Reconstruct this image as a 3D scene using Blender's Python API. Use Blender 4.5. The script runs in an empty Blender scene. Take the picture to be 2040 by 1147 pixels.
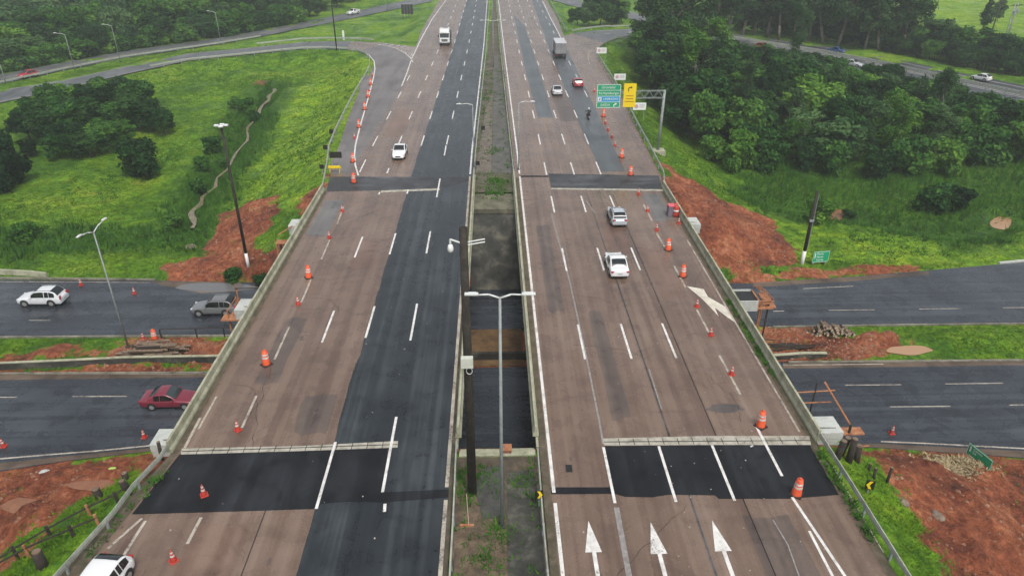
import bpy, bmesh, math, random
import numpy as np
from mathutils import Vector, Matrix
random.seed(7); RNG = np.random.default_rng(11)
S = bpy.context.scene; COL = S.collection; PI = math.pi; R = math.radians
# ------------------------------------------------------------------ camera measurement
F = 1420.0; CH = 29.7; PX, PY = 1020.0, 573.5
TH = math.atan(763 / F); YAW = R(1.53)
CT, ST, CY, SY = math.cos(TH), math.sin(TH), math.cos(YAW), math.sin(YAW)
def ray(px, py):
    a = (px - PX) / F; b = -(py - PY) / F
    y = CT + b * ST; w = -ST + b * CT
    return a * CY + y * SY, -a * SY + y * CY, w
def at(px, py, z=0.0):
    X, Y, w = ray(px, py); t = (z - CH) / w
    return X * t, Y * t
def proj(x, y, z):
    x, y = x * CY - y * SY, x * SY + y * CY
    z = z - CH
    d = y * CT - z * ST; u = y * ST + z * CT
    return PX + F * x / d, PY - F * u / d
# ------------------------------------------------------------------ helpers
class MB:
    def __init__(s): s.v = []; s.f = []; s.m = []
    def add(s, vs, fs, m=0):
        o = len(s.v); s.v += [tuple(p) for p in vs]
        for f in fs: s.f.append([o + i for i in f]); s.m.append(m)
        return s
    def box(s, c, d, rz=0, m=0, M=None):
        hx, hy, hz = d[0] / 2, d[1] / 2, d[2] / 2
        P = [Vector((x, y, z)) for x in (-hx, hx) for y in (-hy, hy) for z in (-hz, hz)]
        T = Matrix.Translation(c) @ (M if M is not None else Matrix.Rotation(rz, 4, 'Z'))
        return s.add([T @ p for p in P], [(0, 1, 3, 2), (4, 6, 7, 5), (0, 4, 5, 1), (2, 3, 7, 6), (0, 2, 6, 4), (1, 5, 7, 3)], m)
    def tube(s, a, b, r0, r1=None, n=8, m=0):
        r1 = r0 if r1 is None else r1
        a, b = Vector(a), Vector(b); d = (b - a).normalized()
        u = d.orthogonal().normalized(); w = d.cross(u)
        V = []
        for p, r in ((a, r0), (b, r1)):
            for i in range(n):
                t = 2 * PI * i / n; V.append(p + (u * math.cos(t) + w * math.sin(t)) * r)
        fs = [(i, (i + 1) % n, n + (i + 1) % n, n + i) for i in range(n)] + [tuple(range(n - 1, -1, -1)), tuple(range(n, 2 * n))]
        return s.add(V, fs, m)
    def lathe(s, prof, c=(0, 0, 0), n=14, m=0, ax='Z'):
        V = []; k = len(prof)
        for r, z in prof:
            for i in range(n):
                t = 2 * PI * i / n; p = (r * math.cos(t), r * math.sin(t), z)
                if ax == 'Y': p = (p[0], p[2], p[1])
                V.append((p[0] + c[0], p[1] + c[1], p[2] + c[2]))
        fs = [(j * n + i, j * n + (i + 1) % n, (j + 1) * n + (i + 1) % n, (j + 1) * n + i) for j in range(k - 1) for i in range(n)]
        fs += [tuple(range(n - 1, -1, -1)), tuple(range((k - 1) * n, k * n))]
        return s.add(V, fs, m)
    def loft(s, rings, m=0, cap=True, closed=True):
        n = len(rings[0]); V = [p for r in rings for p in r]; fs = []
        for j in range(len(rings) - 1):
            for i in range(n if closed else n - 1):
                fs.append((j * n + i, j * n + (i + 1) % n, (j + 1) * n + (i + 1) % n, (j + 1) * n + i))
        if cap: fs += [tuple(range(n - 1, -1, -1)), tuple(range((len(rings) - 1) * n, len(rings) * n))]
        return s.add(V, fs, m)
    def build(s, name, mats, parent=None, smooth=False, bevel=0, sub=0, fix=True):
        me = bpy.data.meshes.new(name); me.from_pydata(s.v, [], s.f)
        if not isinstance(mats, (list, tuple)): mats = [mats]
        for m in mats: me.materials.append(m)
        me.polygons.foreach_set('material_index', s.m)
        if fix:
            bm = bmesh.new(); bm.from_mesh(me); bmesh.ops.recalc_face_normals(bm, faces=bm.faces); bm.to_mesh(me); bm.free()
        if smooth: me.polygons.foreach_set('use_smooth', [True] * len(me.polygons))
        o = bpy.data.objects.new(name, me); COL.objects.link(o)
        if parent: o.parent = parent
        if bevel:
            b = o.modifiers.new('b', 'BEVEL'); b.width = bevel; b.segments = 2; b.limit_method = 'ANGLE'
        if sub:
            u = o.modifiers.new('s', 'SUBSURF'); u.levels = sub; u.render_levels = sub
        return o
def tag(o, label, cat, group=None):
    o['label'] = label; o['category'] = cat
    if group: o['group'] = group
    return o
def struct(o, kind='structure'): o['kind'] = kind; return o
def thing(name, label, cat, loc=(0, 0, 0), rz=0, group=None):
    o = bpy.data.objects.new(name, None); COL.objects.link(o); o.location = loc; o.rotation_euler = (0, 0, rz)
    o.empty_display_size = .2
    return tag(o, label, cat, group)
def dup(root, loc, rz, label, sc=None):
    r = root.copy(); COL.objects.link(r); r.location = loc; r.rotation_euler = (0, 0, rz); r['label'] = label
    if sc: r.scale = sc
    for ch in list(root.children):
        c = ch.copy(); COL.objects.link(c); c.parent = r
        for g in ch.children:
            d = g.copy(); COL.objects.link(d); d.parent = c
    return r
ORD = ['first', 'second', 'third', 'fourth', 'fifth', 'sixth', 'seventh', 'eighth', 'ninth', 'tenth', 'eleventh', 'twelfth', 'thirteenth', 'fourteenth', 'fifteenth']
# ------------------------------------------------------------------ materials
def mat(name, col, rough=.6, metal=0, spec=.5, coat=0):
    m = bpy.data.materials.new(name); m.use_nodes = True; b = m.node_tree.nodes['Principled BSDF']
    b.inputs['Base Color'].default_value = (*col, 1); b.inputs['Roughness'].default_value = rough
    b.inputs['Metallic'].default_value = metal; b.inputs['Specular IOR Level'].default_value = spec
    b.inputs['Coat Weight'].default_value = coat; b.inputs['Coat Roughness'].default_value = .05
    return m
class NT:
    def __init__(s, m): s.t = m.node_tree; s.n = s.t.nodes; s.l = s.t.links; s.b = s.n['Principled BSDF']
    def new(s, k, **kw):
        o = s.n.new(k)
        for a, v in kw.items(): setattr(o, a, v)
        return o
    def link(s, a, b): s.l.new(a, b)
    def pos(s, scale=(1, 1, 1), obj=False):
        if obj: src = s.new('ShaderNodeTexCoord').outputs['Object']
        else: src = s.new('ShaderNodeNewGeometry').outputs['Position']
        mp = s.new('ShaderNodeMapping'); mp.inputs['Scale'].default_value = scale; s.link(src, mp.inputs['Vector'])
        return mp.outputs['Vector']
    def noise(s, vec, scale, det=4, rough=.6, dist=0):
        o = s.new('ShaderNodeTexNoise'); o.inputs['Scale'].default_value = scale; o.inputs['Detail'].default_value = det
        o.inputs['Roughness'].default_value = rough; o.inputs['Distortion'].default_value = dist
        s.link(vec, o.inputs['Vector']); return o.outputs['Fac']
    def ramp(s, fac, stops):
        o = s.new('ShaderNodeValToRGB'); e = o.color_ramp.elements
        while len(e) < len(stops): e.new(.5)
        for i, (p, c) in enumerate(stops):
            e[i].position = p; e[i].color = (*c, 1) if not isinstance(c, float) else (c, c, c, 1)
        s.link(fac, o.inputs['Fac']); return o.outputs['Color']
    def mix(s, fac, a, b, mode='MIX'):
        o = s.new('ShaderNodeMix', data_type='RGBA', blend_type=mode)
        if isinstance(fac, float): o.inputs['Factor'].default_value = fac
        else: s.link(fac, o.inputs['Factor'])
        for k, v in (('A', a), ('B', b)):
            i = [q for q in o.inputs if q.name == k and q.type == 'RGBA'][0]
            if isinstance(v, tuple): i.default_value = (*v, 1)
            else: s.link(v, i)
        return [q for q in o.outputs if q.type == 'RGBA'][0]
    def math(s, op, a, b=0.0, clamp=False):
        o = s.new('ShaderNodeMath', operation=op, use_clamp=clamp)
        for i, v in enumerate((a, b)):
            if isinstance(v, (int, float)): o.inputs[i].default_value = v
            else: s.link(v, o.inputs[i])
        return o.outputs[0]
    def bump(s, h, strength=.3, dist=.05):
        o = s.new('ShaderNodeBump'); o.inputs['Strength'].default_value = strength; o.inputs['Distance'].default_value = dist
        s.link(h, o.inputs['Height']); s.link(o.outputs['Normal'], s.b.inputs['Normal'])
    def col(s, c): s.link(c, s.b.inputs['Base Color'])
    def rough(s, r): s.link(r, s.b.inputs['Roughness'])
def asphalt(name, c0, c1, c2, streak=.5, r0=.28, r1=.6, dirx=False, stain=.25, spec=.5):
    m = mat(name, c1, .5, spec=spec); n = NT(m)
    P = n.pos()
    long_ = n.pos((.012, 1.6, 1) if dirx else (1.6, .012, 1)); long2 = n.pos((.05, .55, 1) if dirx else (.55, .05, 1))
    big = n.noise(P, .12, 3); trk = n.noise(long_, 1.0, 3, .55); trk2 = n.noise(long2, 1.0, 4, .6)
    fine = n.noise(P, 9, 5, .75); pat = n.noise(P, .55, 5, .65, .6)
    f = n.math('ADD', n.math('MULTIPLY', trk, streak), n.math('MULTIPLY', trk2, .5))
    f = n.math('ADD', f, n.math('MULTIPLY', big, 1 - streak))
    f = n.math('SUBTRACT', f, .25)
    c = n.ramp(f, [(.33, c0), (.5, c1), (.69, c2)])
    g = n.ramp(fine, [(.25, .55), (.5, 1.0), (.8, 1.4)])
    c = n.mix(.45, c, g, 'MULTIPLY')
    st = n.ramp(pat, [(.36, 1 - stain), (.5, 1.0), (.72, 1 + stain * .6)])
    c = n.mix(1.0, c, st, 'MULTIPLY'); n.col(c)
    rr = n.math('ADD', n.math('MULTIPLY', pat, .55), n.math('MULTIPLY', trk, .45))
    n.rough(n.ramp(rr, [(.3, r0), (.68, r1)])); n.bump(fine, .12, .015)
    return m
def mottled(name, a, b, scale=1.0, rough=.85, c=None, bump=.3, obj=False, det=5):
    m = mat(name, a, rough); n = NT(m); P = n.pos(obj=obj)
    f = n.noise(P, scale, det, .65, .3); g = n.noise(P, scale * 7, 4, .7)
    st = [(.3, a), (.65, b)] if c is None else [(.28, a), (.5, b), (.72, c)]
    k = n.ramp(f, st); k = n.mix(.5, k, n.ramp(g, [(.25, .6), (.75, 1.35)]), 'MULTIPLY'); n.col(k)
    n.bump(g, bump, .03); return m
M = {}
M['road'] = asphalt('brown_asphalt', (.104, .067, .049), (.158, .107, .079), (.222, .160, .122), .55, .13, .42, stain=.16, spec=.55)
M['fresh'] = asphalt('dark_overlay', (.013, .016, .019), (.023, .028, .032), (.055, .065, .072), .6, .18, .44, stain=.3, spec=.45)
M['patch'] = asphalt('new_patch', (.006, .007, .009), (.011, .012, .015), (.024, .027, .032), .4, .45, .75, stain=.4, spec=.22)
M['patch2'] = asphalt('grey_patch', (.026, .028, .030), (.046, .048, .052), (.10, .10, .106), .3, .35, .65, True, .45, spec=.3)
M['wetroad'] = asphalt('wet_strip', (.055, .062, .066), (.080, .090, .095), (.13, .142, .148), .5, .24, .5)
M['low'] = asphalt('lower_asphalt', (.015, .018, .023), (.028, .033, .041), (.058, .067, .080), .55, .12, .42, True, .35, spec=.55)
M['ramp'] = asphalt('ramp_asphalt', (.065, .070, .076), (.10, .105, .112), (.16, .162, .168), .3, .3, .55, stain=.3)
M['shoulder'] = asphalt('pale_shoulder', (.105, .095, .092), (.15, .136, .132), (.20, .185, .178), .3, .32, .6, stain=.25)
M['paint'] = mat('white_paint', (.7, .7, .67), .6); n = NT(M['paint']); P = n.pos()
pc = n.ramp(n.noise(P, 1.3, 5, .7), [(.3, (.40, .385, .36)), (.52, (.66, .65, .62)), (.7, (.76, .755, .73))])
chip = n.ramp(n.math('ADD', n.math('MULTIPLY', n.noise(P, 7, 5, .8), .6), n.math('MULTIPLY', n.noise(P, .7, 3, .6), .4)), [(.57, 0.0), (.62, .85)])
n.col(n.mix(chip, pc, (.13, .11, .095)))
M['oldpaint'] = mat('worn_paint', (.45, .41, .35), .7); n = NT(M['oldpaint']); P = n.pos()
pc = n.ramp(n.noise(P, 1.1, 5, .7), [(.3, (.27, .23, .19)), (.6, (.47, .43, .36))])
chip = n.ramp(n.math('ADD', n.math('MULTIPLY', n.noise(P, 6, 5, .8), .6), n.math('MULTIPLY', n.noise(P, .6, 3, .6), .4)), [(.50, 0.0), (.60, .95)])
n.col(n.mix(chip, pc, (.10, .08, .07)))
M['cream'] = mottled('cream_paint', (.46, .42, .34), (.68, .645, .55), 1.5, .65, bump=.1)
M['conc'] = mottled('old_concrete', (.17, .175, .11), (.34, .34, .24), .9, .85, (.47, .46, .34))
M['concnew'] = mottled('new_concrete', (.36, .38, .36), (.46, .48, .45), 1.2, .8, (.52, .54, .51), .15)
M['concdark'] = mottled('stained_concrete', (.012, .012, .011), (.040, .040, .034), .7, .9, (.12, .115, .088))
M['joint'] = mottled('joint_concrete', (.16, .145, .11), (.36, .34, .28), 1.6, .85, (.46, .44, .38))
M['moss'] = mottled('mossy_gutter', (.035, .04, .02), (.085, .07, .045), 1.2, .95, (.14, .115, .08))
M['kerb'] = mottled('kerb_stone', (.06, .06, .045), (.17, .16, .125), .8, .9, (.28, .265, .21))
M['rail'] = mottled('galvanised_rail', (.24, .26, .22), (.42, .44, .38), 2, .5, bump=.05)
M['steel'] = mat('grey_steel', (.42, .45, .46), .4, .5)
M['galv'] = mottled('zinc_pole', (.19, .22, .215), (.30, .33, .325), 2, .5, bump=.05)
M['wood'] = mottled('dark_timber', (.018, .014, .011), (.04, .03, .024), 2, .9)
M['pole'] = mottled('creosote_pole', (.009, .008, .006), (.026, .021, .016), 2.5, .85, (.05, .042, .032))
M['log'] = mottled('log_timber', (.10, .065, .045), (.22, .16, .11), 3, .9)
M['logend'] = mat('log_end', (.42, .34, .24), .9)
M['plank'] = mottled('orange_plank', (.20, .07, .035), (.36, .15, .07), 2, .85, (.45, .24, .12))
M['white'] = mat('white_enamel', (.72, .73, .72), .5)
M['lamp'] = mat('lamp_housing', (.62, .64, .63), .4)
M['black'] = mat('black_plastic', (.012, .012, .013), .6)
M['blackpanel'] = mottled('black_panel', (.010, .010, .011), (.022, .022, .024), 1.5, .6, bump=.05)
M['rubber'] = mat('rubber', (.015, .015, .016), .8)
M['orange'] = mottled('orange_plastic', (.50, .065, .022), (.78, .115, .035), 2.2, .5, bump=.03)
M['red'] = mottled('red_plastic', (.36, .032, .022), (.52, .055, .036), 3, .5, bump=.03)
M['band'] = mottled('reflective_band', (.42, .36, .33), (.74, .70, .66), 3, .5, bump=.02)
M['glass'] = mat('car_glass', (.010, .013, .015), .06, 0, .7)
M['glasslite'] = mat('pale_windscreen', (.035, .05, .055), .05, 0, .8)
M['alloy'] = mat('alloy_rim', (.52, .52, .52), .35, .7)
M['tail'] = mat('tail_light', (.36, .012, .012), .2, coat=.6)
M['head'] = mat('head_light', (.62, .64, .66), .12, coat=.6)
M['plate'] = mat('number_plate', (.45, .46, .47), .5)
M['chrome'] = mat('bright_trim', (.5, .5, .5), .25, .9)
M['signgreen'] = mat('sign_green', (.004, .32, .15), .45)
M['signblue'] = mat('sign_blue', (.015, .30, .55), .45)
M['signwhite'] = mat('sign_white', (.78, .80, .78), .45)
M['signyellow'] = mat('sign_yellow', (.83, .60, .01), .45)
M['signblack'] = mat('sign_black', (.015, .014, .012), .5)
M['signgrey'] = mat('sign_faded_print', (.45, .40, .42), .6)
M['tarp'] = mottled('grey_tarpaulin', (.17, .17, .18), (.27, .27, .28), 1.0, .75)
M['bark'] = mottled('bark', (.035, .028, .020), (.085, .07, .05), 4, .95, obj=True)
M['palebark'] = mottled('pale_bark', (.10, .09, .075), (.20, .18, .15), 2, .9, obj=True)
M['jacket'] = mat('black_jacket', (.012, .012, .014), .7)
M['helmet'] = mat('white_helmet', (.6, .6, .6), .2, coat=.6)
M['mud'] = mottled('muddy_water', (.17, .07, .036), (.26, .12, .065), 1.0, .3, bump=.05)
M['creek'] = mottled('creek_water', (.13, .10, .065), (.24, .195, .13), 1.2, .3, bump=.05)
M['puddle'] = mat('pale_puddle', (.38, .23, .13), .25, 0, .4)
M['straw'] = mottled('dry_straw', (.26, .20, .11), (.42, .34, .2), 4, .95)
M['stone'] = mottled('pale_stone', (.11, .08, .06), (.24, .19, .14), 4, .9)
def paint(name, c): return mat(name, c, .28, .0, .5, .8)
def foliage(name, a, b, c):
    m = mat(name, b, .7, 0, .10); n = NT(m)
    at_ = n.new('ShaderNodeAttribute'); at_.attribute_name = 'tone'
    oi = n.new('ShaderNodeObjectInfo')
    P = n.pos(obj=True); cl = n.noise(P, .55, 3, .6)
    f = n.math('ADD', n.math('MULTIPLY', at_.outputs['Fac'], .38), n.math('MULTIPLY', cl, .62))
    f = n.math('ADD', f, n.math('MULTIPLY', n.math('SUBTRACT', oi.outputs['Random'], .5), .34)) if 'blade' not in name else n.math('ADD', n.math('MULTIPLY', f, .55), n.math('MULTIPLY', n.noise(n.pos(), .09, 5, .65, .6), .5))
    k = n.ramp(f, [(.30, a), (.52, b), (.76, c)]); n.col(k)
    if 'blade' in name: cv = n.new('ShaderNodeCombineXYZ'); cv.inputs[2].default_value = 1; cv.inputs[1].default_value = -.25; n.link(cv.outputs[0], n.b.inputs['Normal'])
    tr = n.new('ShaderNodeBsdfTranslucent'); n.link(k, tr.inputs['Color'])
    mx = n.new('ShaderNodeMixShader'); mx.inputs[0].default_value = (.3 if 'grass' in name else .25) if 'blade' in name else .25
    n.link(n.b.outputs[0], mx.inputs[1]); n.link(tr.outputs[0], mx.inputs[2])
    n.link(mx.outputs[0], n.n['Material Output'].inputs['Surface'])
    return m
M['leaf'] = foliage('leaf_deep', (.013, .052, .012), (.040, .125, .022), (.125, .26, .042))
M['leaf2'] = foliage('leaf_mid', (.026, .088, .014), (.070, .185, .024), (.17, .32, .045))
M['leaf3'] = foliage('leaf_grey', (.018, .055, .018), (.046, .115, .036), (.110, .20, .066))
M['leaf4'] = foliage('leaf_dark', (.006, .026, .008), (.016, .058, .014), (.05, .12, .026))
M['blade'] = foliage('grass_blade', (.050, .125, .009), (.098, .21, .011), (.18, .28, .018))
M['reed'] = foliage('reed_blade', (.020, .078, .009), (.050, .155, .015), (.10, .24, .022))
# ------------------------------------------------------------------ strips (ramps and far roads): near edge px, far edge px, height
def pair(lst): return [((*at(a, b, z), z), (*at(c, d, z), z)) for a, b, c, d, z in lst]
RAMP_L = pair([(690, 99, 700, 82.5, 0), (650, 97, 655, 82.5, 0), (600, 98, 603, 84, -.2), (510, 107, 512, 94, -.7), (375, 121, 375, 107, -1.6), (250, 148, 250, 133, -2.4), (125, 178, 125, 160, -3), (0, 205, 0, 179, -3.5), (-170, 252, -170, 220, -4.2), (-420, 330, -420, 280, -5)])
ROAD_L = pair([(-420, 268, -420, 238, -4), (-150, 199, -150, 181, -3.4), (0, 167, 0, 149, -3.1), (130, 139, 130, 124, -3), (250, 115, 250, 102, -2.8), (437, 88, 437, 76, -2.5), (510, 75, 510, 63, -2.3), (600, 57, 600, 45, -2), (700, 37, 700, 25, -1.7), (790, 18, 785, 6, -1.4), (860, 3, 850, -7, -1.2), (985, -24, 970, -34, -1)])
RAMP_R = pair([(1206, 86, 1140, 67, 0), (1230, 77, 1185, 61, 0), (1265, 74, 1250, 58, -.3), (1320, 77, 1320, 57, -.9), (1430, 91, 1430, 62, -1.6), (1530, 112, 1530, 76, -2.1), (1640, 136, 1640, 90, -2.5), (1760, 162, 1760, 112, -2.9), (1900, 195, 1900, 143, -3.2), (2040, 230, 2040, 170, -3.4), (2230, 282, 2230, 207, -3.8), (2500, 370, 2500, 270, -4.4)])
ROAD_R = pair([(1020, -26, 1040, -36, -1), (1100, 1, 1118, -10, -1.2), (1150, 15, 1165, 4, -1.3), (1230, 32, 1240, 20, -1.4), (1290, 46, 1295, 33, -1.5), (1330, 58, 1335, 44, -1.6)])
STRIPS = [RAMP_L, ROAD_L, RAMP_R, ROAD_R]
LOWN = [at(x, y, -6.3) for x, y in [(-400, 744), (0, 741), (440, 742), (1000, 731), (1560, 720), (2040, 716), (2600, 712), (2600, 935), (2040, 912), (1770, 893), (1650, 887), (310, 897), (130, 918), (0, 938), (-400, 1015)]]
LOWF = [at(x, y, -6.3) for x, y in [(-400, 555), (0, 557), (300, 559), (480, 562), (1000, 573), (1500, 563), (1700, 551), (2040, 522), (2600, 472), (2600, 637), (2040, 643), (1500, 650), (1000, 660), (480, 668), (0, 670), (-400, 672)]]
# ------------------------------------------------------------------ terrain
def vnoise(x, y, seed=0):
    xi = np.floor(x).astype(np.int64); yi = np.floor(y).astype(np.int64); fx = x - xi; fy = y - yi
    fx = fx * fx * (3 - 2 * fx); fy = fy * fy * (3 - 2 * fy)
    def h(a, b):
        n = (a * 374761393 + b * 668265263 + seed * 974711) & 0x7fffffff
        n = ((n ^ (n >> 13)) * 1274126177) & 0x7fffffff
        return (n ^ (n >> 16)) % 65536 / 65535.0
    return (h(xi, yi) * (1 - fx) + h(xi + 1, yi) * fx) * (1 - fy) + (h(xi, yi + 1) * (1 - fx) + h(xi + 1, yi + 1) * fx) * fy
def fbm(x, y, s, o=4, seed=0):
    t = 0; a = .5; tot = 0
    for i in range(o):
        t = t + a * vnoise(x * s, y * s, seed + i); tot += a; s *= 2.03; a *= .5
    return t / tot - .5
def segdist(X, Y, pts, closed=False):
    D = np.full(X.shape, 1e9); T = np.zeros(X.shape); K = np.zeros(X.shape, int); n = len(pts)
    for i in range(n if closed else n - 1):
        ax, ay = pts[i][:2]; bx, by = pts[(i + 1) % n][:2]; dx, dy = bx - ax, by - ay
        t = np.clip(((X - ax) * dx + (Y - ay) * dy) / (dx * dx + dy * dy + 1e-9), 0, 1)
        d = np.hypot(X - ax - t * dx, Y - ay - t * dy); k = d < D
        D = np.where(k, d, D); T = np.where(k, t, T); K = np.where(k, i, K)
    return D, T, K
def inside(X, Y, poly):
    r = np.zeros(X.shape, bool); n = len(poly)
    for i in range(n):
        x1, y1 = poly[i][:2]; x2, y2 = poly[(i + 1) % n][:2]
        c = ((y1 > Y) != (y2 > Y)) & (X < (x2 - x1) * (Y - y1) / (y2 - y1 + 1e-12) + x1); r ^= c
    return r
def sdist(X, Y, poly):
    d, _, _ = segdist(X, Y, poly, True); return np.where(inside(X, Y, poly), -d, d)
def sstep(t): t = np.clip(t, 0, 1); return t * t * (3 - 2 * t)
def lin(x, xs, ys): return np.interp(x, xs, ys)
def zlow(Y): return lin(Y, [0, 100, 150, 200, 320, 900], [-6.36, -6.36, -3.8, -2.3, -1.3, -1.0])
def eleft(Y): return lin(Y, [80, 113, 144, 163, 172, 182, 190], [20.9, 23.9, 25.6, 28.5, 36, 36, 20.9])
def eright(Y): return lin(Y, [80, 115, 150, 170, 190, 200], [20.9, 21.8, 24, 26, 26, 20.9])
CREEKS = []; MOUNDS = []
def terr(X, Y, fine=True):
    X = np.asarray(X, float); Y = np.asarray(Y, float)
    zl = zlow(Y)
    nz = fbm(X, Y, .045, 4, 3) * 1.1 + fbm(X, Y, .35, 3, 9) * .32
    dx = np.where(X < 0, np.maximum(-X - eleft(Y), 0), np.maximum(X - eright(Y), 0))
    wob = fbm(X, Y, .12, 3, 21) * 1.6
    dxw = np.maximum(dx + wob * np.clip(dx / 3, 0, 1), 0)
    zf = -.16 - np.hypot(dxw / 2.0, np.maximum(79.6 - Y, 0) / 2.05)
    dn = np.maximum(np.where(X < 0, -X - lin(Y, [5, 25, 31, 34], [27.5, 23.2, 21.7, 20.9]), X - 20.9), 0); dn = np.maximum(dn + wob * np.clip(dn / 3, 0, 1), 0)
    zn = -.16 - np.hypot(dn / 2.1, np.maximum(Y - 34.3, 0) / .95)
    em = np.maximum(zf, zn); top = em > -.25
    base = np.where(top, em, np.maximum(em, zl) + .25 * np.exp(-np.abs(em - zl) / .6))
    damp = sstep((np.abs(np.minimum(sdist(X, Y, LOWN), sdist(X, Y, LOWF))) - .3) / 2.5)
    inlow = (sdist(X, Y, LOWN) < .4) | (sdist(X, Y, LOWF) < .4)
    amp = np.where(inlow, 0, damp) * np.where(top, 0, np.clip((-.16 - base) / 1.0, 0, 1))
    z = base + nz * amp
    z = np.where(inlow, -6.36, z)
    for st in STRIPS:
        ctr = [((a[0] + b[0]) / 2, (a[1] + b[1]) / 2, (a[2] + b[2]) / 2) for a, b in st]
        hw = [math.dist(a[:2], b[:2]) / 2 for a, b in st]
        d, t, k = segdist(X, Y, ctr); zz = np.array([c[2] for c in ctr]); hh = np.array(hw)
        zc = zz[k] * (1 - t) + zz[np.minimum(k + 1, len(zz) - 1)] * t; h = hh[k] * (1 - t) + hh[np.minimum(k + 1, len(hh) - 1)] * t
        w = 1 - sstep((d - h - .8) / 7.0); w = np.where((np.abs(X) < 20.9) & top, 0, w)
        z = z * (1 - w) + (zc - .14) * w
    for mx_, my_, mr_, mh_ in MOUNDS: z = z + mh_ * np.exp(-((X - mx_) ** 2 + (Y - my_) ** 2) / (mr_ * mr_))
    for pts, wd, dp in CREEKS:
        d, _, _ = segdist(X, Y, pts); z = z - dp * (1 - sstep((d - wd * .5) / (wd * .9 + .6)))
    return z
def hit(px, py):
    X, Y, w = ray(px, py); t = np.linspace(12, 700, 3000); z = CH + w * t
    g = terr(X * t, Y * t); k = np.argmax(z < g)
    a, b = max(k - 1, 0), k; da = z[a] - g[a]; db = z[b] - g[b]; u = da / (da - db + 1e-9)
    tt = t[a] + (t[b] - t[a]) * u
    return X * tt, Y * tt, CH + w * tt
def gz(x, y): return float(terr(np.array([x]), np.array([y]))[0])
def hits(l): return [hit(x, y) for x, y in l]
MOUNDS += [(*hit(px, py)[:2], r_, h_) for px, py, r_, h_ in [(1440, 455, 3.2, 1.2), (1530, 485, 3.0, 1.1), (1470, 515, 2.6, .8), (505, 425, 2.6, 1.2), (455, 475, 2.4, .8), (1900, 1000, 3.2, .9), (1990, 1075, 3.0, 1.1), (1830, 940, 2.2, .6), (1960, 960, 2.0, .6), (40, 1060, 2.4, .6)]]
CRK = hits([(545, 172), (538, 188), (525, 203), (500, 240), (488, 275), (455, 322), (430, 358), (405, 386), (386, 412), (378, 448)])
DITCH = hits([(-120, 497), (0, 488), (170, 482), (330, 473), (372, 462), (430, 470)])
CRK2 = hits([(1500, 385), (1560, 405), (1640, 420), (1668, 428), (1690, 425), (1800, 448), (1900, 462), (1960, 455), (1990, 440), (2080, 432)])
def wiggle(P_, amp, k=4):
    Q = []
    for i in range((len(P_) - 1) * k + 1):
        a, f = divmod(i, k); b_ = min(a + 1, len(P_) - 1); f /= k; q = [P_[a][j] * (1 - f) + P_[b_][j] * f for j in range(3)]
        Q.append((q[0] + amp * math.sin(i * 1.3) * (1 + .5 * math.sin(i * .6)), q[1] + amp * .5 * math.cos(i * 1.9), q[2]))
    return Q
CRK = wiggle(CRK, .32)
CREEKS += [(CRK, 1.0, .9), (DITCH, 1.6, .9), (CRK2, 2.0, 1.0)]
GULLY = hits([(1715, 970), (1760, 1000), (1800, 1030), (1840, 1050)])
CREEKS += [(GULLY, .8, .35)]
def axis(lo, a, b, hi, fine, coarse):
    x = list(np.arange(a, b, fine)); s = fine; v = b; 
    while v < hi: x.append(v); s = min(s * 1.18, coarse); v += s
    x.append(hi); s = fine; v = a; l = []
    while v > lo: s = min(s * 1.18, coarse); v -= s; l.append(v)
    return np.array(l[::-1] + x)
gx = axis(-900, -72, 72, 900, .55, 30); gy = np.concatenate([axis(-60, 12, 110, 235, .55, 2.2), axis(236, 237, 240, 1500, 2.5, 40)[4:]])
gy = np.unique(np.round(gy, 3)); gy = gy[np.concatenate([[True], np.diff(gy) > .2])]
GX, GY = np.meshgrid(gx, gy)
GZ = terr(GX, GY)
def zone(px_poly, w=1.2, z=None):
    P = hits(px_poly) if z is None else [at(x, y, z) for x, y in px_poly]
    wob = fbm(GX, GY, .3, 3, 77) * 3.2
    wob = wob + fbm(GX, GY, 1.1, 2, 79) * 1.6
    return 1 - sstep((sdist(GX, GY, P) + wob + 1.4) / (w + 1.6))
dirt = np.zeros(GX.shape)
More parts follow.
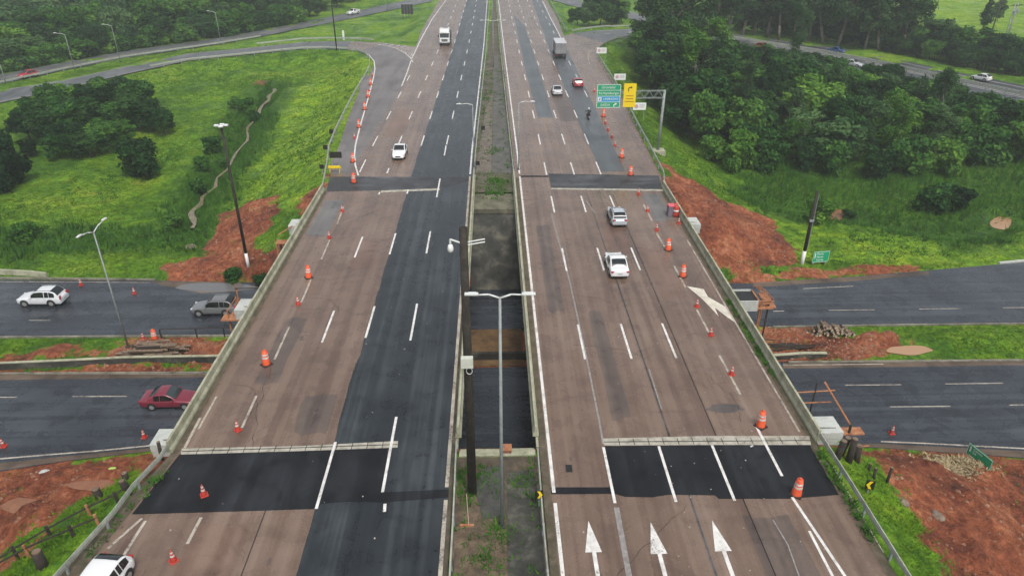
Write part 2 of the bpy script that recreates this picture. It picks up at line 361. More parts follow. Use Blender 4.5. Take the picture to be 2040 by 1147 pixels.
for zn_, st_ in [([(405, 512), (420, 470), (455, 425), (500, 398), (548, 390), (552, 420), (530, 455), (500, 480), (520, 500), (575, 470), (640, 362), (655, 350), (660, 420), (560, 575), (345, 556), (335, 530), (400, 518)], 1),
        ([(1312, 318), (1345, 340), (1440, 398), (1490, 420), (1530, 438), (1560, 470), (1592, 500), (1590, 522), (1545, 545), (1470, 548), (1400, 520), (1330, 400)], 1),
        ([(1440, 566), (1470, 548), (1600, 532), (1720, 530), (1830, 528), (1830, 541), (1700, 552), (1520, 566)], .9),
        ([(235, 690), (260, 668), (300, 662), (480, 664), (480, 740), (300, 728), (245, 715), (130, 712), (60, 726), (0, 728), (0, 705), (120, 684)], .85),
        ([(1490, 648), (1625, 652), (1690, 672), (1745, 668), (1850, 685), (1860, 705), (1770, 716), (1540, 728)], .95),
        ([(-60, 955), (130, 917), (310, 896), (355, 888), (345, 915), (310, 938), (270, 946), (215, 968), (120, 1022), (108, 1045), (0, 1110), (-60, 1140)], 1),
        ([(0, 1110), (120, 1045), (165, 1010), (230, 985), (200, 1012), (120, 1062), (0, 1135)], 1),
        ([(1660, 885), (1770, 893), (2040, 912), (2140, 920), (2140, 1200), (1860, 1180), (1880, 1110), (1830, 1085), (1815, 1045), (1785, 1020), (1780, 975), (1740, 925), (1700, 925)], 1),
        ([(-200, 737), (0, 735), (460, 724), (455, 746), (0, 750), (-200, 756)], .8), ([(1540, 716), (1700, 717), (2100, 712), (2100, 722), (1540, 728)], .75), ([(495, 160), (530, 160), (545, 168), (540, 178), (515, 178)], .62), ([(560, 860), (640, 860), (640, 1147), (560, 1147)], 0)]:
    dirt = np.maximum(dirt, zone(zn_) * st_)
under = (np.abs(GX) < 21.5) & (GY > 34) & (GY < 79); dirt = np.where(under, 1, dirt)
medn = (np.abs(GX) < 0) & ((GY <= 34.8) | (GY > 79)); dirt = np.where(medn, .55 + fbm(GX, GY, .5, 3, 5), dirt)
# clods and erosion in bare soil
CLOD = (fbm(GX, GY, .7, 3, 31) * .55 + np.abs(fbm(GX, GY, .28, 3, 37)) * .7) * dirt
GZ = GZ + (1 - np.clip(dirt, 0, 1)) * (fbm(GX, GY, .75, 2, 41) * .34 + fbm(GX, GY, .22, 3, 47) * .5) * np.clip((np.abs(GX) - eleft(GY) - .3) / 2.5, 0, 1) * (GY < 236) * np.clip(np.minimum(sdist(GX, GY, LOWN), sdist(GX, GY, LOWF)) / 3, 0, 1) * np.where((GY > 33) & (np.abs(GX) < 26) & (GY < 40), 0, 1)
for st_ in STRIPS:
    pass
nolow = np.minimum(sdist(GX, GY, LOWN), sdist(GX, GY, LOWF)) > .8
onTop = (np.abs(GX) < 21.2) & ((GY < 35.5) | (GY > 78))
GZ = GZ + np.where(nolow & ~onTop & ~under, CLOD * 1.9 + fbm(GX, GY, 1.6, 2, 91) * .3 * dirt, 0)
lush = np.zeros(GX.shape)
for pts, wd, _ in CREEKS[:3]:
    d, _, _ = segdist(GX, GY, pts); lush = np.maximum(lush, 1 - sstep((d - 2.5 + fbm(GX, GY, .2, 3, 8) * 4) / 4))
lush = np.maximum(lush, zone([(1480, 350), (1560, 300), (2100, 300), (2100, 430), (1900, 440), (1650, 415), (1500, 385)]) * .8)
lush = np.maximum(lush, zone([(-60, 470), (300, 455), (360, 480), (200, 492), (-60, 500)]) * .8)
bright_zone = zone([(560, 190), (740, 110), (735, 170), (640, 330), (600, 400), (470, 420), (540, 290)], 3) * 1.0  # mask for grass that is itself a brighter yellow-green
bright_zone = np.maximum(bright_zone, zone([(1400, 420), (1480, 410), (2060, 470), (2060, 525), (1620, 520)], 3) * .6)
bright_zone = np.maximum(bright_zone, zone([(1830, 0), (2080, -20), (2080, 90), (1900, 75), (1820, 60)], 3) * .9)
PONDS = []
for px, py, rx, ry in [(1811, 697, 45, 11), (50, 1008, 50, 18), (190, 966, 60, 13), (1994, 444, 24, 14), (1668, 427, 32, 12)]:
    h_ = hit(px, py); PONDS.append((h_[0], h_[1])); P_ = [at(px + rx * math.cos(t), py + ry * math.sin(t), h_[2]) for t in np.linspace(0, 2 * PI, 20, endpoint=False)]
    k_ = sstep(1 - np.maximum(sdist(GX, GY, P_), 0) / .9); GZ = GZ * (1 - k_) + (h_[2] - .09) * k_
nv = GX.size; W_ = len(gx); H_ = len(gy)
idx = np.arange(nv).reshape(H_, W_)
quads = np.stack([idx[:-1, :-1], idx[:-1, 1:], idx[1:, 1:], idx[1:, :-1]], -1).reshape(-1, 4)
me = bpy.data.meshes.new('ground'); me.vertices.add(nv); me.vertices.foreach_set('co', np.stack([GX, GY, GZ], -1).ravel())
me.loops.add(quads.size); me.loops.foreach_set('vertex_index', quads.ravel()); me.polygons.add(len(quads))
me.polygons.foreach_set('loop_start', np.arange(0, quads.size, 4)); me.polygons.foreach_set('use_smooth', np.ones(len(quads), bool)); me.update()
for nm, A in (('dirt', dirt), ('lush', lush), ('bright', bright_zone)):
    a = me.attributes.new(nm, 'FLOAT', 'POINT'); a.data.foreach_set('value', A.ravel().astype(np.float32))
gm = mat('ground_soil_and_grass', (.1, .15, .03), .9, 0, .25); n = NT(gm)
P = n.pos()
def attr(nm): o = n.new('ShaderNodeAttribute'); o.attribute_name = nm; return o.outputs['Fac']
big = n.noise(P, .07, 4, .6); mid = n.noise(P, .32, 6, .7, .8); fin = n.noise(n.pos((1, .6, 1)), 3.2, 5, .75)
gcol = n.ramp(n.math('ADD', n.math('MULTIPLY', big, .5), n.math('MULTIPLY', mid, .5)), [(.35, (.020, .066, .006)), (.44, (.055, .145, .008)), (.52, (.115, .235, .009)), (.60, (.175, .275, .014)), (.69, (.24, .25, .03))])
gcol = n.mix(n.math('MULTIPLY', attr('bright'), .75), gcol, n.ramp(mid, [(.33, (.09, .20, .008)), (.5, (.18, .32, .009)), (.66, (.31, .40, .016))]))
gcol = n.mix(n.math('MULTIPLY', attr('lush'), .9), gcol, n.ramp(mid, [(.35, (.014, .055, .007)), (.65, (.045, .130, .012))]))
tus = n.noise(P, 1.1, 5, .72, .6)
gcol = n.mix(.85, gcol, n.ramp(tus, [(.33, .45), (.5, 1.0), (.68, 1.5)]), 'MULTIPLY')
gcol = n.mix(.8, gcol, n.ramp(fin, [(.28, .45), (.5, 1.0), (.75, 1.5)]), 'MULTIPLY')
dn_ = n.noise(P, 1.3, 5, .7, .4); dn2 = n.noise(P, .18, 4, .6)
dcol = n.ramp(n.math('ADD', n.math('MULTIPLY', dn_, .45), n.math('MULTIPLY', dn2, .55)), [(.34, (.060, .018, .010)), (.44, (.165, .044, .020)), (.53, (.28, .088, .040)), (.62, (.40, .165, .085)), (.74, (.42, .27, .15))])
dcol = n.mix(.9, dcol, n.ramp(fin, [(.3, .4), (.5, 1.0), (.72, 1.5)]), 'MULTIPLY')
df = n.math('ADD', attr('dirt'), n.math('MULTIPLY', n.math('SUBTRACT', n.noise(P, .9, 6, .75), .5), 1.5))
df = n.math('ADD', df, n.math('MULTIPLY', n.math('SUBTRACT', fin, .5), .35))
dfr = n.ramp(df, [(.42, .0), (.60, 1.0)])
n.col(n.mix(dfr, gcol, dcol))
n.rough(n.ramp(dn2, [(.36, .35), (.55, .9)])); n.bump(n.math('ADD', n.math('MULTIPLY', fin, .7), n.math('MULTIPLY', n.math('ADD', dn_, tus), .8)), 1.0, .35)
me.materials.append(gm); g = bpy.data.objects.new('ground', me); COL.objects.link(g); struct(g)
# ------------------------------------------------------------------ grass tufts (uncountable)
def cards(P, Hs, Ws, lean, name, m, blades=3):
    N = len(P); nt = N * blades
    B = np.repeat(P, blades, 0) + np.c_[RNG.normal(0, .12, (nt, 2)), np.zeros(nt)]
    h = np.repeat(Hs, blades) * RNG.uniform(.6, 1.25, nt); w = np.repeat(Ws, blades) * RNG.uniform(.6, 1.2, nt)
    a = RNG.uniform(0, 2 * PI, nt); ln = RNG.normal(0, lean, (nt, 2)) * h[:, None]
    d = np.c_[np.cos(a), np.sin(a), np.zeros(nt)] * w[:, None]
    V = np.stack([B - d, B + d, B + np.c_[ln, h]], 1).reshape(-1, 3)
    fi = np.arange(nt * 3).reshape(-1, 3)
    me = bpy.data.meshes.new(name); me.vertices.add(nt * 3); me.vertices.foreach_set('co', V.ravel()); me.loops.add(nt * 3); me.loops.foreach_set('vertex_index', fi.ravel())
    me.polygons.add(nt); me.polygons.foreach_set('loop_start', np.arange(0, nt * 3, 3)); me.update()
    at_ = me.attributes.new('tone', 'FLOAT', 'FACE'); at_.data.foreach_set('value', np.repeat(RNG.uniform(0, 1, N), blades).astype(np.float32))
    me.materials.append(m); o = bpy.data.objects.new(name, me); COL.objects.link(o); return o
from bisect import bisect
def gsample(A, X, Y):
    i = np.clip(np.searchsorted(gx, X) - 1, 0, W_ - 2); j = np.clip(np.searchsorted(gy, Y) - 1, 0, H_ - 2)
    fx = (X - gx[i]) / (gx[i + 1] - gx[i]); fy = (Y - gy[j]) / (gy[j + 1] - gy[j])
    return (A[j, i] * (1 - fx) + A[j, i + 1] * fx) * (1 - fy) + (A[j + 1, i] * (1 - fx) + A[j + 1, i + 1] * fx) * fy
SD = np.minimum(sdist(GX, GY, LOWN), sdist(GX, GY, LOWF))
for st in STRIPS:
    ctr = [((a[0] + b[0]) / 2, (a[1] + b[1]) / 2) for a, b in st]; hw = np.array([math.dist(a[:2], b[:2]) / 2 for a, b in st])
    d, t, k = segdist(GX, GY, ctr); SD = np.minimum(SD, d - hw[k] - .3)
WEDGE = np.where(GX < 0, -GX - eleft(GY), GX - eright(GY)); WEDGE = np.where((GX < 0) & (GY < 35), -GX - lin(GY, [5, 25, 31, 34], [26.9, 22.9, 21.3, 20.5]), WEDGE); WEDGE = np.where((GY > 35) & (GY < 79), 5, WEDGE)
SD = np.minimum(SD, np.where(np.abs(GX) < 40, WEDGE + .1, 99))
n0 = 420000; yy = 18 + 170 * RNG.uniform(0, 1, n0) ** 1.25; xx = RNG.uniform(-1, 1, n0) * (28 + yy * .78)
dd_ = gsample(dirt, xx, yy); ok = (gsample(SD, xx, yy) > .25) & ((dd_ + fbm(xx, yy, .6, 3, 4) * .5 < .4) | ((dd_ < .97) & (fbm(xx, yy, .35, 3, 14) > .05) & (RNG.uniform(0, 1, n0) < .3)) | ((fbm(xx, yy, .3, 3, 15) > .2) & (RNG.uniform(0, 1, n0) < .12)))
dcr = np.minimum(np.minimum(segdist(xx, yy, CRK)[0], segdist(xx, yy, CRK2)[0]), segdist(xx, yy, DITCH)[0]); ok &= (dcr > .7) & ~((gsample(bright_zone, xx, yy) > .4) & (RNG.uniform(0, 1, len(xx)) < .6))
ok &= ~((np.abs(xx) < 21.3) & (yy > 33) & (yy < 80))
for qx, qy in PONDS: ok &= np.hypot(xx - qx, (yy - qy) * 1.4) > 2.4
xx, yy = xx[ok], yy[ok]; zz = gsample(GZ, xx, yy) - .03; dist = np.hypot(xx, yy)
gr = cards(np.c_[xx, yy, zz], RNG.uniform(.07, .2, len(xx)) * (1 + fbm(xx, yy, .2, 3, 6)), .04 + dist * .0005, .75, 'grass', M['blade']); struct(gr, 'stuff')
# taller reeds along the wet lines and on the flat right of the highway
n1 = 60000; xx = RNG.uniform(-75, 105, n1); yy = RNG.uniform(60, 135, n1)
lv = gsample(lush, xx, yy); ok = (lv + RNG.normal(0, .18, n1) > .55) & (gsample(SD, xx, yy) > 1) & (gsample(dirt, xx, yy) < .4)
dcr = np.minimum(segdist(xx, yy, CRK)[0], segdist(xx, yy, CRK2)[0]); ok &= dcr > 1.0
for qx, qy in PONDS: ok &= np.hypot(xx - qx, (yy - qy) * 1.3) > 2.6
xx, yy = xx[ok], yy[ok]; zz = gsample(GZ, xx, yy) - .05
rd = cards(np.c_[xx, yy, zz], RNG.uniform(.4, 1.1, len(xx)) * (1 + fbm(xx, yy, .25, 3, 61)), np.full(len(xx), .085), .35, 'tall_grass', M['reed']); struct(rd, 'stuff')
n2 = 90000; yy = 40 + 150 * RNG.uniform(0, 1, n2) ** 1.2; xx = RNG.uniform(-1, 1, n2) * (30 + yy * .75)
ok = (gsample(SD, xx, yy) > .8) & (gsample(dirt, xx, yy) < .45) & (fbm(xx, yy, .09, 4, 55) + fbm(xx, yy, .5, 2, 56) * .6 > .16) & ~((np.abs(xx) < 21.3) & (yy > 33) & (yy < 80))
xx, yy = xx[ok], yy[ok]; tw = cards(np.c_[xx, yy, gsample(GZ, xx, yy) - .04], RNG.uniform(.2, .5, len(xx)), np.full(len(xx), .10), .6, 'weed_clumps', M['reed']); struct(tw, 'stuff')
kk_ = RNG.integers(0, len(CRK), 5200); cc_ = np.array(CRK)[kk_]; of_ = RNG.choice([-1, 1], 5200) * RNG.uniform(.42, 1.7, 5200)
xx = cc_[:, 0] + of_ + RNG.normal(0, .2, 5200); yy = cc_[:, 1] + RNG.uniform(-1.8, 1.8, 5200); ok = segdist(xx, yy, CRK)[0] > .34; xx, yy = xx[ok], yy[ok]
cb = cards(np.c_[xx, yy, gsample(GZ, xx, yy) - .05], RNG.uniform(.25, .7, len(xx)), np.full(len(xx), .09), .5, 'creek_reeds', M['reed']); struct(cb, 'stuff')
# weeds in the median and the gutters
pts = []
for (a, b, nn, s) in [((960, 945), 12, 60, .5), ((985, 1060), 14, 60, .5), ((1045, 960), 10, 40, .4), ((915, 940), 5, 30, .3), ((930, 985), 8, 40, .3), ((965, 1110), 14, 40, .4), ((990, 360), 26, 160, .9), ((985, 380), 24, 100, .9), ((985, 300), 10, 60, .6), ((980, 190), 8, 90, 2), ((982, 150), 5, 60, 2)]:
    c = at(*a)
    for _ in range(nn):
        x = min(max(c[0] + random.gauss(0, s), -2.3), 2.3); pts.append((x, c[1] + random.gauss(0, s * 1.3), -.15))
for (a, b, nn) in [((1425, 600), (1530, 760), 90), ((1700, 960), (1790, 1080), 40), ((1640, 900), (1700, 960), 40)]:
    (x0, y0), (x1, y1) = at(*a), at(*b)
    for _ in range(nn): t = random.random(); pts.append((19.78 + random.uniform(-.05, .1), y0 + (y1 - y0) * t, .0))
for (a, b, nn) in [((320, 935), (170, 1110), 26)]:
    (x0, y0), (x1, y1) = at(*a), at(*b)
    for _ in range(nn): t = random.random(); pts.append((x0 + (x1 - x0) * t + random.uniform(0, .5), y0 + (y1 - y0) * t, 0))
for _ in range(80): pts.append((random.choice([-2.2, -1.9, 2.2, 1.9, .1]) + random.gauss(0, .18), random.uniform(22, 33.4), -.12))
for _ in range(190): y_ = random.uniform(79.5, 150); pts.append((random.choice([-1, -.2, .9]) * 2.0 * (1 - (y_ - 80) / 160) + random.gauss(0, .2), y_, -.12))
PP = np.array(pts); wd = cards(PP, RNG.uniform(.12, .38, len(PP)), np.full(len(PP), .06), .7, 'weeds', M['reed'], 6); struct(wd, 'stuff')
# ------------------------------------------------------------------ sheets: roads, patches, paint
def dash(B, x0, y0, x1, y1, w, z=.016):
    d = math.hypot(x1 - x0, y1 - y0); nx, ny = -(y1 - y0) / d * w / 2, (x1 - x0) / d * w / 2
    q = [(x0 + nx, y0 + ny, z), (x0 - nx, y0 - ny, z), (x1 - nx, y1 - ny, z), (x1 + nx, y1 + ny, z)]; B.add(q, [(0, 1, 2, 3)])
REPAIR = [asphalt('repair_warm', (.11, .066, .048), (.165, .105, .077), (.22, .15, .115), .5, .2, .5), asphalt('repair_dark', (.072, .052, .043), (.112, .084, .069), (.16, .12, .10), .5, .2, .5), asphalt('repair_grey', (.09, .085, .08), (.13, .122, .115), (.18, .168, .158), .4, .2, .45)]
def sheet(name, poly, z, m, zs=None):
    bm = bmesh.new(); vs = [bm.verts.new((p[0], p[1], (p[2] if len(p) > 2 else 0) + z)) for p in poly]
    f = bm.faces.new(vs); f.normal_update()
    if f.normal.z < 0 or sum((poly[i][0] * poly[(i + 1) % len(poly)][1] - poly[(i + 1) % len(poly)][0] * poly[i][1]) for i in range(len(poly))) < 0: f.normal_flip()
    f.normal_update(); bmesh.ops.triangulate(bm, faces=[f]); me = bpy.data.meshes.new(name); bm.to_mesh(me); bm.free(); me.materials.append(m)
    o = bpy.data.objects.new(name, me); COL.objects.link(o); return struct(o)
def strip(name, st, z, m):
    b = MB(); b.loft([[(*p[:2], p[2] + z) for p in pr] for pr in st], cap=False, closed=False); o = b.build(name, m, fix=False)
    me = o.data
    if me.polygons[0].normal.z < 0: me.flip_normals()
    return struct(o)
def shl(Y): return lin(Y, [0, 95, 179, 271, 420], [0, 0, .95, 1.4, 1.8])
def shr(Y): return -lin(Y, [0, 95, 165, 271, 420], [0, 0, .4, .8, 1.0])
FAR = 520
YS = [6, 30, 60, 95, 120, 150, 179, 210, 240, 271, 330, 420, FAR]
outL = [(-26.5, 6), (-22.5, 25), (-20.9, 31), (-20, 34.4), (-20, 84)] + [at(*p) for p in [(655, 336), (677, 287), (695, 230), (712, 190), (735, 150), (746, 127), (737, 112), (710, 101), (690, 99), (700, 82.5), (760, 85.5), (800, 90), (828, 93.5)]] + [(-19.9 + shl(y), y) for y in (200, 240, 271, 420, FAR)]
sheet('left_carriageway', outL + [(-2.6 + shl(y), y) for y in YS[::-1]], 0, M['road'])
outR = [(20, 6), (20, 79)] + [at(*p) for p in [(1318, 352), (1290, 298), (1262, 242), (1235, 182), (1207, 140), (1189, 108), (1194, 95), (1206, 86), (1140, 67), (1123, 72)]] + [(20.2 + shr(y), y) for y in (225, 271, 420, FAR)]
sheet('right_carriageway', outR[::-1] + [(2.6 + shr(y), y) for y in YS], 0, M['road'])
MS = asphalt('muddy_shoulder', (.05, .036, .026), (.095, .066, .046), (.16, .115, .08), .3, .4, .8, True, .4)
for pl in [[(-300, 752), (0, 745), (440, 742.5), (440, 751), (0, 757), (-300, 764)], [(1560, 723), (2040, 718), (2300, 716), (2300, 724), (2040, 727), (1560, 734)], [(-100, 938), (0, 922), (130, 908), (310, 891), (310, 897), (130, 917), (0, 936), (-100, 955)], [(1650, 881), (1770, 884), (2040, 898), (2300, 912), (2300, 924), (2040, 911), (1770, 892), (1650, 886)], [(300, 560), (480, 562.5), (480, 580), (400, 584), (330, 570)], [(1500, 563), (1700, 551.5), (1850, 540), (1850, 547), (1700, 560), (1500, 572)]]:
    sheet('muddy_shoulder', [(*at(*p, -6.3), -6.3) for p in pl], .004, MS)
strip('exit_ramp', RAMP_L, .004, M['ramp']); strip('side_road', ROAD_L, 0, M['ramp']); strip('entry_ramp', RAMP_R[:4], .004, M['ramp']); strip('far_road', RAMP_R[3:], .004, asphalt('far_asphalt', (.032, .035, .040), (.055, .059, .065), (.09, .095, .10), .4, .25, .5, stain=.3)); strip('back_road', ROAD_R, .006, M['ramp'])
sheet('lower_road', [(*p, -6.3) for p in LOWN], 0, M['low']); sheet('lower_road', [(*p, -6.3) for p in LOWF], 0, M['low'])
sheet('dark_lane', [(-10.22 + random.uniform(-.05, .05) - (.12 if 36 < yy_ < 44 else 0), yy_) for yy_ in np.arange(6, 95, 1.3)] + [(-10.15 + shl(y), y) for y in (120, 150, 179, 210, 240, 271, 330, 420, FAR)] + [(-2.62 + shl(y), y) for y in YS[::-1]], .004, M['fresh'])
sheet('shoulder', [(-25.7, 143)] + [at(*p) for p in [(735, 150), (746, 127), (737, 112), (712, 102), (770, 88), (822, 120), (800, 175), (760, 240), (725, 300), (700, 345)]] + [(-19.9, 86)] + [at(*p) for p in [(657, 330), (679, 287), (697, 230), (714, 190)]], .003, M['shoulder'])
sheet('wet_lane', [(x + shr(y), y) for x, y in [(13.6, 86), (16.7, 86), (17.1, 120), (17.8, 165), (18.2, 210), (18.2, 300), (15.2, 300), (13.6, 160), (13.3, 110)]], .004, M['wetroad'])
sheet('wet_lane', [(x + shr(y), y) for x, y in [(7.2, 112), (9.6, 112), (9.8, 150), (9.6, 210), (7.4, 230), (7.0, 150)]], .004, M['wetroad'])
PT = 'asphalt_patch'
sheet(PT, [at(*p) for p in [(360, 902), (560, 899), (772, 893), (764, 980), (900, 974), (899, 990), (766, 1000), (690, 999), (640, 1003), (633, 1013), (480, 1018), (262, 1024)]], .008, M['patch'])
sheet(PT, [at(*p) for p in [(1204, 888), (1420, 886), (1622, 886), (1668, 938), (1672, 985), (1575, 993), (1432, 993), (1424, 986), (1330, 985), (1300, 990), (1245, 989), (1225, 983), (1090, 984), (1089, 970), (1215, 970)]], .008, M['patch'])
sheet(PT, [at(*p) for p in [(657, 352), (945, 353), (945, 358), (880, 376), (650, 382)]], .008, M['patch2'])
sheet(PT, [at(*p) for p in [(1092, 346), (1312, 350), (1320, 378), (1098, 374)]], .008, M['patch2'])
sheet(PT, [at(*p) for p in [(1036, 350), (1092, 350), (1092, 353), (1036, 353)]], .008, M['patch'])
sheet('stain', [at(1445 + 36 * math.cos(t) * (1 + .15 * math.sin(5 * t)), 813 + 9 * math.sin(t)) for t in np.linspace(0, 2 * PI, 26)[:-1]], .006, asphalt('stain', (.07, .06, .055), (.09, .076, .07), (.115, .097, .09)))
sheet('drain_grate', [at(*p) for p in [(1126, 925), (1139, 925), (1141, 940), (1128, 940)]], .008, M['black'])
sheet('seam', [(13.9, 6), (13.96, 6), (13.92, 60), (13.84, 78), (13.8, 78), (13.86, 60)], .006, M['patch'])
sheet('seam', [(10.9, 6), (11.02, 6), (10.95, 55), (10.85, 78), (10.8, 78), (10.85, 55)], .006, M['patch2'])
sheet('seam', [(-13.05, 6), (-13.0, 6), (-12.9, 34), (-12.95, 34)], .006, M['patch'])
ck = MB()
for sd in range(12):
    rc = random.Random(sd + 300); x, y = rc.choice([(rc.uniform(4, 18.5), rc.uniform(22, 78)), (rc.uniform(-18.5, -10.5), rc.uniform(22, 78))]); a_ = rc.choice([PI / 2, PI / 2, 0]) + rc.gauss(0, .15)
    for k in range(rc.randint(6, 22)):
        x2, y2 = x + math.cos(a_) * .45, y + math.sin(a_) * .45; a_ += rc.gauss(0, .28)
        if 3.3 < abs(x2) < 19.4 and not (-10.1 < x2 < 0): dash(ck, x, y, x2, y2, rc.uniform(.015, .03), .0065)
        x, y = x2, y2
struct(ck.build('crack_seals', M['patch'], fix=False))
for i, (x, y, w_, l_, m_) in enumerate([(-12.6, 62.5, 2.3, 6.0, 0), (-16.2, 46, 1.6, 9, 1), (-12, 38, 2.2, 4, 1), (12.2, 66, 2.4, 8, 0), (8.2, 44, 1.2, 14, 1), (15.2, 58, 2.0, 10, 0), (5.0, 60, 1.4, 18, 1), (-15, 26, 3.0, 5, 0), (14.8, 26, 2.6, 4.6, 1), (-18.2, 72, 2.2, 10, 2), (18.2, 74, 2.0, 8, 2), (-14.5, 110, 3, 16, 0), (12, 120, 3, 20, 1)]):
    rc = random.Random(i); sheet('surface_repair', [(x + u * w_ / 2 + rc.uniform(-.12, .12), y + v * l_ / 2 + rc.uniform(-.2, .2)) for u, v in ((-1, -1), (-.3, -1.02), (.4, -.98), (1, -1), (1, -.3), (1, .4), (1, 1), (.2, 1), (-.5, 1), (-1, 1), (-1, .3), (-1, -.4))], .0045, REPAIR[m_])
for i in range(16):
    rc = random.Random(i + 40); x, y = rc.choice([rc.choice((4.9, 8.3, 11.7, 15.0)), rc.choice((-11.8, -15.0, -18))]) + rc.gauss(0, .25), rc.uniform(20, 78); r_ = rc.uniform(.05, .16)
    sheet('oil_stain', [(x + r_ * math.cos(t) * rc.uniform(.7, 1.2), y + r_ * 2.2 * math.sin(t) * rc.uniform(.7, 1.2)) for t in np.linspace(0, 2 * PI, 10)[:-1]], .0055, REPAIR[1])
# expansion joints
for pl in [[(362, 893), (600, 888), (793, 878), (792, 891), (600, 898), (360, 905)], [(1201, 873), (1415, 868), (1612, 868), (1616, 886), (1415, 886), (1203, 887)], [(760, 379.5), (876, 375.5), (876, 379), (758, 384)], [(1098, 374.5), (1322, 377.5), (1324, 381), (1098, 377.5)]]:
    sheet('expansion_joint', [at(*p) for p in pl], .012, M['joint'])
b = MB()
for pl in [((362, 899), (792, 885)), ((1203, 880), (1614, 877))]:
    (x0, y0), (x1, y1) = at(*pl[0]), at(*pl[1]); b.add([(x0, y0 - .04, .0155), (x1, y1 - .04, .0155), (x1, y1 + .04, .0155), (x0, y0 + .04, .0155)], [(0, 1, 2, 3)])
    k = 14
    for i in range(1, k):
        x = x0 + (x1 - x0) * i / k; y = y0 + (y1 - y0) * i / k; b.add([(x, y - .3, .0155), (x + .05, y - .3, .0155), (x + .05, y + .3, .0155), (x, y + .3, .0155)], [(0, 1, 2, 3)])
struct(b.build('joint_gap', M['concdark'], fix=False))
# painted lines
pw = MB(); po = MB()
def pd(B, a, b_, w=.16, x=None, z=.016):
    (x0, y0), (x1, y1) = at(*a), at(*b_)
    if x is not None: x0 = x1 = x
    dash(B, x0, y0, x1, y1, w, z)
def poly_line(B, pts, w, z=.016):
    for p, q in zip(pts, pts[1:]): dash(B, p[0], p[1], q[0], q[1], w, z)
LD = {-6.62: [((765, 980), (793, 830)), ((823, 678), (835, 605)), ((852, 505), (861, 461)), ((872, 393), (878, 356)), ((889, 310), (893, 288))],
      -10.15: [((637, 1013), (673, 880)), ((729, 673), (745, 610)), ((776, 507), (789, 465)), ((810, 386), (812, 378))],
      -13.4: [((646, 682), (669, 619)), ((711, 513), (724, 472)), ((755, 388), (757, 383))], }
for x, l in LD.items():
    for a, b_ in l: pd(pw, a, b_, .17, x)
for a, b_ in [((547, 716), (576, 651)), ((600, 603), (620, 556)), ((640, 517), (657, 478)), ((672, 447), (684, 412)), ((482, 852), (511, 788))]: pd(po, a, b_, .17)
for a, b_ in [((766, 1019), (767, 1003))]: pd(pw, a, b_, .17)
RDN = [29.5, 43.9, 58.4, 72.6, 84.9, 97.6]; L_ = [4.7, 5.0, 4.9, 4.9, 4.9, 5.2]
for x in (6.6, 10.06, 13.4):
    for y, l in zip(RDN, L_): dash(pw, x, y, x + .0, y + l, .17)
y = 111.6
while y < 420:
    for x in (6.6, 10.06, 13.4): dash(pw, x + shr(y), y, x + shr(y + 5), y + 5, .17)
    if y > 121:
        dash(pw, 16.8 + shr(y), y, 16.8 + shr(y + 5), y + 5, .15)
    y += 13.9
dash(pw, 15.75, 34, 15.75 + .2, 34.1, .1)
y = 97.5
while y < 420:
    for x in (-6.62, -10.15, -13.4) + ((-16.9,) if y < 150 else ()): dash(pw, x + shl(y), y, x + shl(y + 5), y + 5, .17)
    y += 14
for a, b_ in [((836, 226), (844, 205)), ]: pass
dash(pw, -16.9, 86.5, -16.9, 91.5, .17); dash(pw, -13.4, 86, -13.4, 88, .17)
# right lane 4 (old paint) and cones' line
for a, b_ in [((1282, 408), (1299, 440)), ((1308, 465), (1324, 492)), ((1343, 530), (1366, 573)), ((1388, 617), (1412, 662)), ((1433, 708), (1475, 786)), ((1506, 848), (1558, 948))]: pd(po, a, b_, .16)
pd(pw, (1578, 990), (1692, 1160), .17); pd(pw, (1612, 1057), (1668, 1165), .15)
pd(pw, (1506, 848), (1558, 948), .17, z=.019)
for a, b_ in [((1369, 478), (1430, 580)), ((1430, 580), (1470, 645)), ((1540, 760), (1600, 860)), ((1470, 645), (1540, 760))]: pd(po, a, b_, .14, 19.35)
pd(po, (1660, 930), (1760, 1100), .06); 
# edge lines
poly_line(pw, [(3.22 + shr(y), y) for y in [6, 29.6]], .2); poly_line(pw, [(3.22 + shr(y), y) for y in [30.4, 35.4, 84.5]], .2); poly_line(pw, [(3.22 + shr(y), y) for y in [85.4, 95, 120, 150, 179, 210, 240, 271, 330, 420]], .2)
poly_line(pw, [(-2.95 + shl(y), y) for y in [85.4, 95, 120, 150, 179, 210, 240, 271, 330, 420]], .2); poly_line(po, [(-2.95, 6), (-2.95, 30)], .22, .017); poly_line(po, [(-2.95, 31), (-2.95, 84.6)], .22, .017)
poly_line(pw, [at(823, 112), at(838, 80), at(860, 40)] + [(-17.5 + shl(y), y) for y in (271, 330, 420)], .22)
poly_line(pw, [at(1081, 3), at(1096, 35), at(1112, 65), at(1120, 82)], .2)
poly_line(pw, [at(*p) for p in [(822, 112), (810, 148), (800, 172)]], .2)
poly_line(pw, [at(*p) for p in [(714, 350), (708, 330), (706, 310), (708, 290), (718, 250), (728, 215), (738, 180), (744, 155), (747, 138), (745, 122), (735, 110), (718, 103), (700, 99.6)]], .2)
poly_line(pw, [at(*p) for p in [(822, 124), (818, 116), (806, 105), (790, 97), (772, 92), (748, 88), (715, 86)]], .2)
for i in range(7):
    t = i / 6; pd(pw, (790 + 28 * t, 95 + 17 * t), (829 - 7 * t, 95 + 13 * t), .22)
for x in (762, 775, 788, 800): pd(pw, (x, 90 + (x - 762) * .12), (x + 9, 87.5 + (x - 762) * .11), .25)
